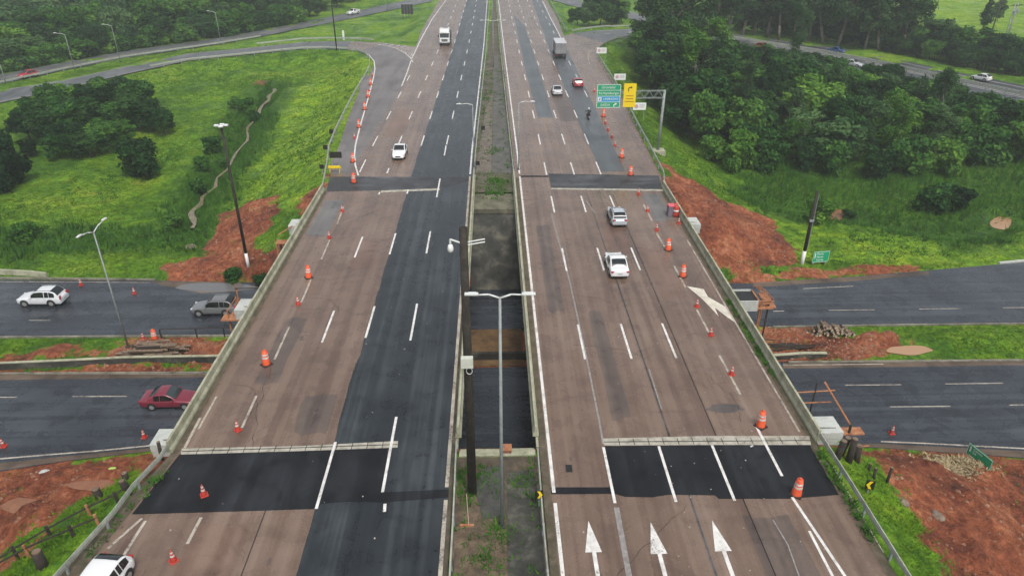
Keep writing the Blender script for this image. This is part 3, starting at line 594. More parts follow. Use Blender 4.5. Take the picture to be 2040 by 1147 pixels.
for pl in ([(1175, 130), (1172, 117), (1173, 105), (1182, 97)], [(1174, 110), (1184, 110)], [(1173, 115), (1186, 116)], [(1173, 126), (1186, 127)], [(1175, 141), (1192, 145)]): poly_line(po, [at(*p) for p in pl], .15)
# lower-left double lines and shoulder lines
pd(po, (215, 1092), (283, 1032), .17); pd(po, (247, 1105), (290, 1037), .17); pd(po, (373, 1083), (401, 1030), .18)
pd(po, (385, 855), (410, 790), .14, -19.2); pd(po, (368, 892), (399, 832), .18)
# arrows
for (px, py) in [(1172, 1037), (1296, 1040), (1418, 1035)]:
    x, y = at(px, py); pw.add([(x, y, .016), (x - .42, y - 2.15, .016), (x + .46, y - 2.15, .016)], [(0, 1, 2)]); dash(pw, x + .04, y - 2.15, x + .05, y - 7, .22)
cr = MB(); pl = [at(*p) for p in [(1368, 570), (1402, 576), (1410, 591), (1445, 611), (1466, 644), (1445, 629), (1424, 613), (1432, 631), (1417, 614), (1397, 594)]]
sheet('merge_arrow', pl, .014, M['cream'])
# lower road lines
for a, b_ in [((1684, 767), (1795, 766)), ((1883, 764.5), (1998, 763)), ((1773, 810), (1893, 809)), ((2010, 806.5), (2120, 805)), ((1540, 620), (1562, 619.5)), ((1650, 618), (1742, 617)), ((1831, 615.5), (1916, 614.5)), ((1998, 613), (2080, 612)), ((-60, 791), (33, 791)), ((145, 789.5), (253, 789)), ((58, 638), (100, 638)), ((-120, 640), (-40, 640)), ((1600, 575), (1700, 570))]:
    (x0, y0), (x1, y1) = at(*a, -6.3), at(*b_, -6.3); dash(po, x0, y0, x1, y1, .11, -6.29)
for pl, w in [([(-60, 921), (0, 913.5), (100, 905), (190, 898), (312, 886)], .15), ([(1755, 879), (1850, 883), (2040, 893), (2200, 903)], .15), ([(0, 745.5), (430, 744)], .12), ([(1560, 727), (1760, 725)], .12), ([(1600, 651), (1530, 651.5)], .1), ([(-100, 561), (150, 561.5), (300, 563)], .1)]:
    poly_line(po, [at(*p, -6.3) for p in pl], w, -6.29)
# ramp edge lines
for st, s in ((RAMP_L, .93), (RAMP_L, .07), (ROAD_L, .5), (RAMP_R, .9), (RAMP_R, .08), (RAMP_R, .55), (RAMP_R, .6)):
    q = [tuple(a[i] * (1 - s) + b_[i] * s for i in range(3)) for a, b_ in st[1:]]
    for p_, q_ in zip(q, q[1:]):
        d = math.hypot(q_[0] - p_[0], q_[1] - p_[1]); nx, ny = -(q_[1] - p_[1]) / d * .1, (q_[0] - p_[0]) / d * .1
        (pw if st is RAMP_R else po).add([(p_[0] + nx, p_[1] + ny, p_[2] + .016), (p_[0] - nx, p_[1] - ny, p_[2] + .016), (q_[0] - nx, q_[1] - ny, q_[2] + .016), (q_[0] + nx, q_[1] + ny, q_[2] + .016)], [(0, 1, 2, 3)])
# ghost line along lane one and flecks
gl = MB(); poly_line(gl, [at(*p) for p in [(1098, 425), (1135, 560), (1170, 720), (1192, 830), (1202, 884)]], .13, .007); poly_line(gl, [at(*p) for p in [(1228, 1010), (1240, 1075), (1254, 1150)]], .3, .007)
poly_line(gl, [at(*p) for p in [(1293, 735), (1318, 815)]], .08, .007); poly_line(gl, [at(*p) for p in [(1168, 400), (1185, 425)]], .1, .007); poly_line(gl, [at(*p) for p in [(1540, 1035), (1570, 1085), (1592, 1147)]], .07, .007)
struct(gl.build('ghost_line', mottled('ghost_paint', (.15, .13, .12), (.30, .29, .28), 3, .7), fix=False))
struct(pw.build('lane_marking', M['paint'], fix=False)); struct(po.build('worn_marking', M['oldpaint'], fix=False))
fl = MB()
for _ in range(170):
    x, y = random.choice([(random.uniform(4, 19), random.uniform(22, 80)), (random.uniform(-19, -4), random.uniform(22, 70)), (random.uniform(8, 14), random.uniform(24, 55))]); s = random.uniform(.02, .07)
    fl.add([(x + s * random.uniform(.5, 1) * math.cos(t), y + s * 1.3 * random.uniform(.5, 1) * math.sin(t), .02) for t in (0, 1.2, 2.5, 3.8, 5)], [(0, 1, 2, 3, 4)])
struct(fl.build('road_flecks', M['oldpaint'], fix=False), 'stuff')
# gutters beside the parapets, median floor
for x0, x1, y0, y1 in [(-20, -19.62, 34.4, 80), (19.62, 20, 34.4, 80), (-2.92 + .1, -2.6, 6, 84), (2.6, 3.05, 6, 84), (19.5, 20, 6, 34.4)]:
    sheet('gutter', [(x0, y0), (x1, y0), (x1, y1), (x0, y1)], .010, M['moss'])
sheet('verge_soil', [(-20.9, 31), (-20, 34.4), (-19.6, 34.4), (-20.1, 31), (-21.2, 25), (-25, 6), (-26.5, 6), (-22.5, 25)], .006, M['moss'])
sheet('median_bed', [(-2.58, 6), (2.58, 6), (2.58, 33.6), (-2.58, 33.6)], -.09, mottled('dark_median_bed', (.035, .03, .022), (.08, .062, .042), 1.1, .95, (.13, .10, .068)))
sheet('median_bed', [(-2.5, 79.2), (2.5, 79.2), (2.4, 120), (1.6, 180), (1.3, 300), (1.0, 300), (0.1, 240), (-.9, 180), (-2.2, 120)], -.09, mottled('far_median_bed', (.03, .045, .016), (.085, .075, .05), .5, .95, (.15, .13, .10)))
sheet('median_soil', [at(*p, -.1) for p in [(908, 930), (950, 930), (945, 975), (962, 1035), (1008, 1030), (1012, 1165), (904, 1165)]], -.075, mottled('brown_median_soil', (.045, .035, .025), (.105, .075, .05), 1.4, .95, (.18, .135, .09)))
sheet('median_paving', [at(*p, -.1) for p in [(1010, 942), (1062, 935), (1075, 1000), (1088, 1160), (1012, 1160)]], -.06, M['concdark'])
sheet('median_paving', [at(*p, -.1) for p in [(960, 935), (1003, 925), (1006, 1030), (962, 1035), (948, 975)]], -.06, mottled('grey_paving', (.03, .03, .028), (.075, .073, .066), .9, .85))
sheet('median_paving', [(-.2, 86), (2.3, 86), (1.9, 130), (1.2, 165), (.3, 165), (.1, 130)], -.06, mottled('median_concrete', (.055, .055, .05), (.12, .118, .105), .8, .85))
sheet('median_paving', [(-2.3, 86), (-.3, 86), (0, 130), (-1.2, 118)], -.06, mottled('median_gravel', (.07, .06, .045), (.18, .155, .125), 1.2, .9))
sheet('ochre_soil', [(-2.4, 58.6), (2.4, 58.6), (2.4, 52.4), (-2.4, 52.4)], -6.285, mottled('ochre_soil', (.05, .028, .014), (.13, .075, .032), .8, .95, (.19, .12, .055)))
# water
def ribbon(name, pts, ws, dz, m):
    b = MB(); rg = []
    for i, p in enumerate(pts):
        a = Vector(pts[max(i - 1, 0)][:2]); c = Vector(pts[min(i + 1, len(pts) - 1)][:2]); d = (c - a).normalized(); nn = Vector((-d.y, d.x)) * ws[i] / 2
        rg.append([(p[0] + nn.x, p[1] + nn.y, p[2] + dz), (p[0] - nn.x, p[1] - nn.y, p[2] + dz)])
    b.loft(rg, cap=False, closed=False); return struct(b.build(name, m, fix=False))
ribbon('creek', CRK, list(np.interp(np.linspace(0, 9, len(CRK)), range(10), [.6, .75, .6, .42, .34, .36, .4, .5, .85, .5]) * (1 + .35 * np.sin(np.arange(len(CRK)) * 2.1))), -.5, M['creek'])
def blob(name, px, py, rx, ry, m, dz=.05, z=None, k=24, seed=1):
    rnd = random.Random(seed); ph = [rnd.uniform(0, 6) for _ in range(3)]
    P_ = [(px + rx * math.cos(t) * (1 + .09 * math.sin(2 * t + ph[0]) + .05 * math.sin(5 * t + ph[1])), py + ry * math.sin(t) * (1 + .1 * math.sin(3 * t + ph[2]))) for t in np.linspace(0, 2 * PI, k, endpoint=False)]
    H0 = hit(px, py)[2] if z is None else z
    return sheet(name, [(*at(a, b_, H0 + dz), H0 + dz) for a, b_ in P_], 0, m)
blob('pond', 1668, 427, 30, 11, M['mud'], -.02, seed=3); blob('pond', 1994, 444, 22, 13, M['puddle'], -.02, seed=5); blob('pond', 382, 492, 14, 6, M['creek'], .1, seed=2)
blob('puddle', 1811, 697, 43, 9.5, M['puddle'], -.03, seed=7); blob('puddle', 50, 1008, 45, 16, M['mud'], -.03, seed=8); blob('puddle', 190, 966, 55, 11, M['mud'], -.03, seed=12)
blob('puddle', 430, 572, 75, 9, mat('wet_sheen', (.14, .14, .14), .08), .005, -6.3, seed=4)
# ------------------------------------------------------------------ the two overpasses
def extr(prof, path):
    b = MB(); rg = []
    for i, p in enumerate(path):
        a = Vector(path[max(i - 1, 0)][:2]); c = Vector(path[min(i + 1, len(path) - 1)][:2]); d = (c - a).normalized(); nn = Vector((d.y, -d.x))
        rg.append([(p[0] + nn.x * u, p[1] + nn.y * u, (p[2] if len(p) > 2 else 0) + v) for u, v in prof])
    b.loft(rg); return b
NJ = [(-.2, .02), (.2, .02), (.19, .2), (.09, .38), (.08, .86), (-.08, .86), (-.09, .38), (-.19, .2)]
def overpass(s, label):
    t = thing('overpass', label, 'bridge', (s * 11.3, 57.2, 0))
    X = lambda x: x * s - s * 11.3
    MB().box((0, 0, -.33), (17.7, 45.6, .58)).build('deck_slab', M['conc'], t)
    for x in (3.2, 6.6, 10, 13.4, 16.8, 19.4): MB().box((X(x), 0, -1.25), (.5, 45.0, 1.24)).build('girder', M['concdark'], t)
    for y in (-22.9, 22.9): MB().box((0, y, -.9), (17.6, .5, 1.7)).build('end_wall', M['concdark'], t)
    for yy in (-4.4,):
        MB().box((0, yy, -2.3), (16.6, 1.1, .85)).build('pier_cap', M['concdark'], t, bevel=.05)
        for x in (-6.3, 0, 6.3): MB().tube((x, yy, -6.6), (x, yy, -2.7), .5, n=14).build('pier_column', M['concdark'], t, smooth=True)
    for xs in (20.15, 2.45):
        y0, y1 = (34.4, 80.2) if xs > 10 else (35.3, 84.6)
        p = extr(NJ, [(X(xs), y - 57.2, 0) for y in (y0, (y0 + y1) / 2, y1)]).build('parapet', M['conc'], t, bevel=.02)
    for i in range(9): MB().tube((X(20.2), -20 + i * 5, .6), (X(20.33), -20 + i * 5, .6), .06).build('drain_hole', M['black'], t)
    return t
overpass(-1, 'left overpass deck carrying the lanes of oncoming traffic and a long dark asphalt strip')
overpass(1, 'right overpass deck carrying the outbound lanes with rows of orange cones')
# abutment faces seen in the gap between the decks
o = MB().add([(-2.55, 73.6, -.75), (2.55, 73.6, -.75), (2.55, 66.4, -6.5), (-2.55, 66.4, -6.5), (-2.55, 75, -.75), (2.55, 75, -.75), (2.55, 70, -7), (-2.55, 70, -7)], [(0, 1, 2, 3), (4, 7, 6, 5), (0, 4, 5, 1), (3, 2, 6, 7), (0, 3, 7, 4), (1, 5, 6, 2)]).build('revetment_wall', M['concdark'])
tag(o, 'dark stained sloping concrete revetment in the gap between the overpasses', 'retaining wall')
o = MB().box((0, 76.6, -.45), (4.9, 4.8, .5)).build('abutment_ledge', mottled('lichen_concrete', (.05, .05, .035), (.12, .115, .075), .7, .9, (.2, .19, .13))); tag(o, 'lichen covered concrete ledge at the far end of the gap between overpasses', 'abutment')
t = thing('abutment_beam', 'pale mossy concrete beam crossing the near end of the median gap', 'abutment', (0, 33.95, 0))
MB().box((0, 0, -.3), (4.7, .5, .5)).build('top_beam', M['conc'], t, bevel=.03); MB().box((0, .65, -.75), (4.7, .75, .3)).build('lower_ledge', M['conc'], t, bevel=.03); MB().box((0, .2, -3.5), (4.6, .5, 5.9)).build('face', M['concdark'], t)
x, y = at(1010, 905, -.3); t = thing('brick_pier', 'small reddish brick block on the median beam beside the tall lamp post', 'brick block', (x, y + .1, -.35)); MB().box((0, 0, .25), (.55, .55, .5)).build('body', mottled('red_brick', (.12, .045, .03), (.24, .10, .07), 3, .9), t, bevel=.02); MB().box((0, 0, .53), (.6, .6, .06)).build('cap', M['plank'], t)
# retaining walls and kerbs of the lower road
def wallpath(label, pxs, z, h, w, cat='kerb', nm='kerb', m='kerb'):
    P_ = [(*at(x, y, z), z) for x, y in pxs]; 
    if nm == 'kerb': o = extr([(-w / 2, -.2), (w / 2, -.2), (w / 2, h), (-w / 2, h)], P_).build(nm, M[m], bevel=.015); return tag(o, label, cat)
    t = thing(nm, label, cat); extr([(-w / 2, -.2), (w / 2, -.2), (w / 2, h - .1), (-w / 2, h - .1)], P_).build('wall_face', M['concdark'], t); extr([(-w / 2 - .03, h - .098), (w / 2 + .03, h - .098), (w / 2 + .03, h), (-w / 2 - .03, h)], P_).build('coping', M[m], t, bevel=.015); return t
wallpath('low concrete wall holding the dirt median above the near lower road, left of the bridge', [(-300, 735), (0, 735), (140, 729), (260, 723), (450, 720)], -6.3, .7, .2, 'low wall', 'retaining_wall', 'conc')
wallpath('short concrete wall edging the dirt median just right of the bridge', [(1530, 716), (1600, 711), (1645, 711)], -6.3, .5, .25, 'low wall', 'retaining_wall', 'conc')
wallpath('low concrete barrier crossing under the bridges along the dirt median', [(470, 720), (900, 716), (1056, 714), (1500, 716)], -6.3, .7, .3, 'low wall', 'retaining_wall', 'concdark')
wallpath('thin kerb between the dirt median and the near lower road, left of the bridge', [(-300, 750), (0, 745), (430, 743)], -6.3, .14, .2)
wallpath('kerb edging the dirt median along the near lower road, right of the bridge', [(1570, 722), (1700, 721), (2040, 718), (2300, 716)], -6.3, .13, .2)
wallpath('kerb along the grass edge of the far lower road on the left', [(-300, 553), (0, 554.5), (180, 556.5), (310, 558)], -6.3, .15, .22)
wallpath('pale kerb at the far right where grass meets the wide lower road', [(1990, 524.5), (2060, 518), (2200, 505)], -6.3, .16, .25, m='concnew')
wallpath('kerb between dirt median and far lower road, left of the bridge', [(-300, 674), (0, 672), (200, 670.5), (470, 669)], -6.3, .12, .18)
wallpath('kerb along the grassy median beside the far lower road on the right', [(1540, 651.5), (1800, 647.5), (2040, 645), (2300, 643)], -6.3, .12, .18)
o = extr([(-.15, -.1), (.15, -.1), (.12, .5), (-.12, .5)], [(*at(x, y, -6.3), -6.2) for x, y in [(-60, 545), (0, 546), (60, 549), (95, 553)]]).build('concrete_barrier', M['conc']); tag(o, 'short grey concrete barrier on the grass verge at the left edge, above the road', 'barrier')
# guard rails
WB = [(-.04, .42), (.03, .45), (-.01, .53), (-.01, .57), (.03, .62), (-.01, .68), (-.01, .71), (.03, .75), (-.04, .78), (-.06, .6)]
def guard(label, path, step=4.0, flip=1, m='rail', posts=True, sc=1.0, grp=None):
    t = thing('guard_rail', label, 'guard rail', (*path[0][:2], path[0][2] if len(path[0]) > 2 else 0), group=grp); ox, oy, oz = t.location
    P_ = [(p[0] - ox, p[1] - oy, (p[2] if len(p) > 2 else 0) - oz) for p in path]
    extr([(u * flip * sc, v) for u, v in WB], P_).build('rail', M[m], t, smooth=False)
    if posts:
        me0 = None; acc = 0
        for a, b_ in zip(P_, P_[1:]):
            L = math.dist(a[:2], b_[:2]); s = -acc
            while True:
                s += step
                if s > L: break
                f = s / L; q = tuple(a[i] + (b_[i] - a[i]) * f for i in range(3))
                if me0 is None:
                    o = MB().box((0, 0, .25), (.12, .12, .95)).build('post', M['galv'], t); me0 = o
                else:
                    o = me0.copy(); COL.objects.link(o)
                o.location = q
            acc = (acc + L) % step if L < step else L - (s - step)
    return t
guard('pale steel guard rail bending away from the near left corner of the overpass', [(-20.15, 34.3), (-20.2, 33.3), (-20.75, 31), *[at(x, y) for x, y in [(232, 1035), (128, 1152), (40, 1250)]]], 3.0, 1)
guard('pale steel guard rail running from the near right end of the overpass parapet', [(20.15, 34.3), (20.2, 30), (20.2, 24), (20.3, 14)], 3.0, -1)
guard('thin bright guard rail on the left side of the near median', [(-2.5, 34.2), (-2.42, 28), (-2.4, 14)], 3.0, -1)
guard('thin bright guard rail on the right side of the near median', [(2.45, 33.4), (2.4, 28), (2.45, 14)], 3.0, 1)
guard('long guard rail on the left edge of the far median, meeting the bridge parapet', [(-2.45, 84.8)] + [(-2.4 + shl(y) * 1.2, y) for y in (100, 120, 145, 170, 210, 271, 400)], 4.0, 1)
guard('long guard rail on the right edge of the far median', [(2.45, 84.8)] + [(2.35 + shr(y) * 1.1, y) for y in (100, 120, 145, 170, 210, 271, 400)], 4.0, -1)
guard('guard rail curving from the left overpass along the grass to the exit ramp', [(-20.2, 80.4)] + [at(*p) for p in [(652, 335), (656, 300), (668, 268), (688, 226), (708, 188), (728, 155), (736, 138), (737, 122), (727, 111), (706, 104), (690, 101)]] + [(*at(x, y, z), z) for x, y, z in [(645, 99, -.1), (600, 100, -.2), (510, 109.5, -.7), (375, 123, -1.6), (300, 137, -2)]], 4.0, 1)
guard('guard rail from the right overpass along the grass slope to the entry ramp', [(20.2, 79.6)] + [at(*p) for p in [(1321, 352), (1296, 302), (1268, 250), (1240, 192), (1212, 148), (1190, 112), (1192, 100), (1206, 89)]] + [(*at(x, y, z), z) for x, y, z in [(1230, 80, 0), (1265, 76.5, -.3), (1310, 79, -.8)]], 4.0, -1)
guard('guard rail on the far right verge beyond the entry ramp', [at(*p) for p in [(1130, 66), (1112, 36), (1098, 8), (1090, -12)]], 4.0, 1)
guard('guard rail on the outer bank of the entry ramp in front of bushes', [(*at(x, y, z), z) for x, y, z in [(1140, 66, 0), (1165, 61, 0), (1200, 57, 0), (1250, 56, -.3), (1275, 56, -.5)]], 4.0, 1)
guard('guard rail along the outer edge of the exit ramp', [(*at(x, y, z), z) for x, y, z in [(745, 84, 0), (720, 81.5, 0), (655, 80.5, 0), (603, 82, -.2), (512, 92, -.7)]], 4.0, 1)
guard('guard rail between the exit ramp and the side road at far left', [(*at(x, y, z), z) for x, y, z in [(-100, 190, -3.4), (0, 169.5, -3.1), (130, 141, -3), (250, 117, -2.8), (437, 90, -2.5), (520, 76, -2.3)]], 4.0, 1)
def mid(st, s): return [tuple(a[i] * (1 - s) + b_[i] * s for i in range(3)) for a, b_ in st]
guard('upper of the two guard rails splitting the far right road', mid(RAMP_R, .62)[4:], 4.0, 1); guard('lower of the two guard rails splitting the far right road', mid(RAMP_R, .53)[4:], 4.0, -1)
# ------------------------------------------------------------------ pier heads with formwork
def pier_head(px, py, z, w, d, h, label, lid=True, dark=False):
    x, y = at(px, py, z); t = thing('pier_head', label, 'pier head', (x, y, z)); g_ = gz(x, y)
    if dark:
        for s in (-1, 1):
            MB().box((s * w / 2, 0, -h / 2), (.12, d, h)).build('side_form', M['plank'], t); MB().box((0, s * d / 2, -h / 2), (w - .14, .12, h)).build('side_form', M['concnew'], t)
        MB().box((0, 0, -h * .3), (w - .14, d - .14, .3)).build('fill', M['blackpanel'], t)
    else:
        MB().box((0, 0, -h * .75 - .0), (w * .97, d * .97, h * .5 - .006)).build('lower_block', M['concnew'], t, bevel=.03); MB().box((0, 0, -h * .25), (w, d, h * .5)).build('block', M['concnew'], t, bevel=.03)
        if lid: MB().box((-w * .02, .0, .03), (w * .42, d * .36, .07)).build('bearing_pad', M['concnew'], t, bevel=.02); MB().box((w * .1, -d * .22, .008), (w * .5, .06, .02)).build('groove', M['concdark'], t)
    MB().tube((0, 0, g_ - z - .3), (0, 0, -h), .45, n=14).build('column', M['concnew'], t, smooth=True)
    return t
PH = [(340, 869, -.35, 2.1, 1.6, 1.15, 'grey concrete pier head outside the near left parapet, above the near lower road'), (497, 606, -.6, 2.1, 2.0, 1.0, 'concrete pier head with two pads behind the dark car, outside the left parapet'), (598, 443, -.5, 2.2, 1.9, 1.0, 'concrete pier head at the far left end of the bridge by the grass slope'),
      (1372, 440, -.5, 2.2, 2.0, 1.1, 'concrete pier head outside the far right parapet beside the red earth'), (1636, 845, -.35, 2.3, 1.7, 1.1, 'pale concrete pier head outside the near right parapet among timber braces')]
for a in PH: pier_head(*a)
pier_head(1478, 588, -.6, 2.4, 2.1, 1.0, 'open formwork box with black fill outside the right parapet over the far road', dark=True)
def scaffold(label, px, py, z, parts):
    x, y = at(px, py, z); t = thing('timber_scaffold', label, 'scaffold', (x, y, z))
    for nm, a, b_, r, m in parts:
        if nm == 'platform': MB().box(a, b_).build(nm, M[m], t)
        else: MB().tube(a, b_, r, n=6).build(nm, M[m], t)
    return t
scaffold('orange timber platform and handrail round the pier head behind the dark car', 480, 630, -1.6, [('platform', (.3, -.2, 0), (3.6, 1.0, .12), 0, 'plank'), ('platform', (-.7, .9, .0), (.5, 2.6, .1), 0, 'plank')] + [('post', (u, v, -4.6), (u, v, .9), .07, 'plank') for u, v in ((-.9, -.4), (.9, -.5), (-.9, 1.9))] + [('rail', (-1.0, 2.3, 1.5), (2.2, 2.4, 1.5), .05, 'wood'), ('post', (-.9, 2.4, -.2), (-.9, 2.4, 1.9), .07, 'plank'), ('rail', (-.9, -.4, .75), (-.9, 1.9, .8), .05, 'plank'), ('brace', (-.9, -.4, -3), (.9, -.5, -.2), .05, 'plank')])
scaffold('dark timber boards shoring the pier head at the far left bridge end', 583, 482, -1.7, [('platform', (0, 0, 0), (3.4, .9, .12), 0, 'plank')] + [('board', (-1.6 + i * .4, -.3, -3.4), (-1.6 + i * .4, -.3, -.06), .13, 'wood' if i % 3 else 'plank') for i in range(9)] + [('rail', (-1.6, .4, .6), (-.2, 1.6, 1.2), .06, 'plank')])
scaffold('orange timber scaffold under the black filled formwork on the right', 1500, 605, -1.7, [('platform', (-.2, -.6, 0), (3.4, .7, .1), 0, 'plank'), ('platform', (1.4, .5, .05), (.8, 2.6, .1), 0, 'plank'), ('platform', (-.2, -.75, .5), (3.0, .12, .25), 0, 'plank')] + [('post', (u, v, -4.6), (u, v, .6), .08, m) for u, v, m in ((-.8, -.6, 'wood'), (.4, -.7, 'plank'), (1.2, -.5, 'wood'), (1.5, 1.5, 'plank'))] + [('rail', (1.0 + i * .22, -.8, .9), (.6 + i * .22, 1.8, .9), .05, 'plank') for i in range(3)] + [('rail', (-1.6, -.85, .75), (1.5, -.85, .75), .05, 'plank')])
scaffold('orange timber braces sticking up round the near right pier head', 1668, 855, -1.3, [('platform', (.3, -.2, 0), (2.6, .7, .1), 0, 'plank'), ('rail', (-2.6, 1.6, 1.9), (.2, 1.8, 1.9), .05, 'plank'), ('rail', (-2.6, 1.6, 1.0), (.1, 1.7, 1.0), .05, 'plank'), ('brace', (-.5, 2.1, 2.4), (1.2, .2, -.2), .07, 'plank'), ('post', (-1.2, 1.7, -3), (-1.2, 1.7, 2.6), .06, 'wood'), ('brace', (.4, -.6, -.3), (2.6, -.8, -2.6), .07, 'plank'), ('rail', (-.8, -.9, -.8), (1.9, -.9, -.7), .06, 'plank'), ('post', (.6, -.4, -4.5), (.6, -.4, .7), .09, 'wood')])
def stake(label, a, b_, ta, r=.16, m='wood', nm='timber_stake', cat='stake', grp=None):
    x, y, z = hit(*a); t = thing(nm, label, cat, (x, y, z - .2), group=grp); k = CH - z
    # height from the pixel row of the top at the same ground distance
    X, Y, w = ray(*b_); tt = y / Y; zt = CH + w * tt; zt = min(max(zt, z + .5), z + 4.5) if ta is None else z + ta
    dx = X * tt - x
    MB().tube((0, 0, -.2), (dx, 0, zt - z + .2), r, r * .9, n=8).build('shaft', M[m], t, smooth=True); MB().tube((dx, 0, zt - z + .2), (dx, 0, zt - z + .23), r * .8, n=8).build('cut_end', M['log'], t)
    return t
for i, (a, b_) in enumerate([((1666, 912), (1682, 878)), ((1690, 920), (1704, 874)), ((1706, 918), (1712, 888)), ((1671, 905), (1690, 872))]): stake('dark log stake beside the near right pier head, %s from the parapet' % ['second', 'third', 'fourth', 'first'][i], a, b_, None, .22, grp='log stakes by the near right pier head')
stake('dark leaning stake below the near left pier head', (322, 915), (315, 880), None, .12)
for i, (a, b_) in enumerate([((1741, 955), (1745, 932)), ((1766, 962), (1777, 931)), ((1730, 936), (1733, 930))]): stake(['thin dark post in the green strip behind the yellow chevron sign', 'taller leaning post at the edge of red earth right of the yellow chevron', 'short stub post at the top of the green strip near the scaffold'][i], a, b_, None, .09)
SP = [((365 * .215 + 9, 1133), (72, 1098), .27, 'thick dark stump post nearest the bottom left corner of the grass'), ((251, 958), (247, 942), .2, 'dark stump at the top of the grass strip by the orange mud'), ((202, 993), (190, 974), .24, 'dark leaning stump in the middle of the grass strip'), ((255, 975), (242, 958), .2, 'brown leaning stump just below the top of the grass strip')]
for a, b_, r, l in SP: stake(l, a, b_, None, r, nm='timber_stump', cat='stump')
def tfence(label, posts, rails):
    P_ = [hit(*p) for p in posts]; t = thing('timber_fence', label, 'fence', P_[0]); ox, oy, oz = P_[0]
    for x, y, z in P_: MB().tube((x - ox, y - oy, z - oz - .3), (x - ox - .08, y - oy, z - oz + .95), .085, n=6).build('post', M['plank'] if random.random() < .4 else M['wood'], t)
    for h in rails:
        for p, q in zip(P_, P_[1:]): MB().tube((p[0] - ox, p[1] - oy, p[2] - oz + h), (q[0] - ox, q[1] - oy, q[2] - oz + h), .055, n=6).build('rail', M['wood'], t)
    return t
tfence('upper rusty timber rail fence along the orange mud at lower left', [(-20, 1150), (37, 1112), (104, 1072), (183, 1030), (238, 1005), (262, 985)], [.8])
tfence('lower timber rail fence on the grass next to the guard rail', [(-30, 1160), (60, 1110), (150, 1072), (200, 1050)], [.75])
# handrail on the left dirt median
def zrail(label, pts, h): 
    P_ = [hit(*p) for p in pts]; t = thing('hand_rail', label, 'railing', P_[0]); o_ = Vector(P_[0])
    for p in P_: MB().tube(Vector(p) - o_ - Vector((0, 0, .2)), Vector(p) - o_ + Vector((0, 0, h)), .07, n=6).build('post', M['wood'], t)
    for p, q in zip(P_, P_[1:]): MB().tube(Vector(p) - o_ + Vector((0, 0, h)), Vector(q) - o_ + Vector((0, 0, h)), .05, n=6).build('rail', M['wood'], t)
zrail('dark wooden railing on the dirt median next to the far lower road', [(322, 674), (393, 672), (448, 671), (490, 671)], 1.0)
# ------------------------------------------------------------------ log piles
def logs(label, c, n_, L, r, axis_, rows, seed, m='log'):
    rnd = random.Random(seed); t = thing('log_pile', label, 'log pile', c); me0 = []
    for i in range(n_):
        row = min(int(rows * (i / n_) ** 1.6), rows - 1); 
        u = rnd.uniform(-1, 1) * (axis_[0] * (1 - .2 * row)); z = r + row * r * 1.7 + rnd.uniform(-.03, .06); rr = r * rnd.uniform(.75, 1.15); ll = L * rnd.uniform(.6, 1.1); v = rnd.uniform(-1, 1) * axis_[1]; yaw = rnd.gauss(0, .08)
        b = MB(); d = Vector((math.cos(yaw), math.sin(yaw), rnd.gauss(0, .02))) if axis_[2] == 'x' else Vector((math.sin(yaw), math.cos(yaw), rnd.gauss(0, .06)))
        p0 = Vector((u, v, z)) - d * ll / 2; p1 = p0 + d * ll
        b.tube(p0, p1, rr, rr * .9, n=8)
        o = b.build('log', M[m if rnd.random() < .75 else ('plank' if m == 'wood' else 'wood')], t); MB().tube(p0 - d * .008, p0 + d * .012, rr * .93, n=8).build('cut_end', M['logend'], o); MB().tube(p1 - d * .012, p1 + d * .008, rr * .83, n=8).build('cut_end', M['logend'], o)
x, y, z = hit(1645, 665); logs('heap of short logs with pale cut ends on the right dirt median', (x, y, z), 70, 1.0, .13, (2.6, .3, 'y'), 5, 5)
x, y, z = hit(312, 705); logs('stack of long weathered timbers and boards on the left dirt median', (x, y, z), 46, 3.4, .13, (2.2, .7, 'x'), 5, 9)
x, y, z = hit(1575, 688); logs('scatter of long thin boards on the right dirt median', (x, y, z), 12, 3.8, .07, (1.6, .9, 'x'), 2, 14, 'wood')
sx, sy, sz = hit(1905, 932)
pp = np.c_[sx + RNG.normal(0, 1.0, 700), sy + RNG.normal(0, .55, 700), np.zeros(700)]; pp[:, 2] = gsample(GZ, pp[:, 0], pp[:, 1])
st_ = cards(pp, RNG.uniform(.08, .22, 700), np.full(700, .09), 1.2, 'straw', M['straw']); struct(st_, 'stuff')
def rock(px, py, r, label, m='stone'):
    x, y, z = hit(px, py); bm = bmesh.new(); bmesh.ops.create_icosphere(bm, subdivisions=2, radius=r); rnd = random.Random(px)
    for v in bm.verts: v.co *= rnd.uniform(.82, 1.12); v.co.z *= .6
    me = bpy.data.meshes.new('rock'); bm.to_mesh(me); bm.free(); me.materials.append(M[m]); o = bpy.data.objects.new('rock', me); COL.objects.link(o); o.location = (x, y, z + r * .2); tag(o, label, 'rock')
rock(1797, 1002, .38, 'pale boulder at the lower end of the green strip by the red earth'); rock(1866, 1030, .42, 'rounded pale rock half buried in the red earth at lower right'); rock(90, 944, .4, 'flat grey rock on the mud near the lower road at left', 'concnew'); rock(1440, 1, .3, 'small far rock') if False else None
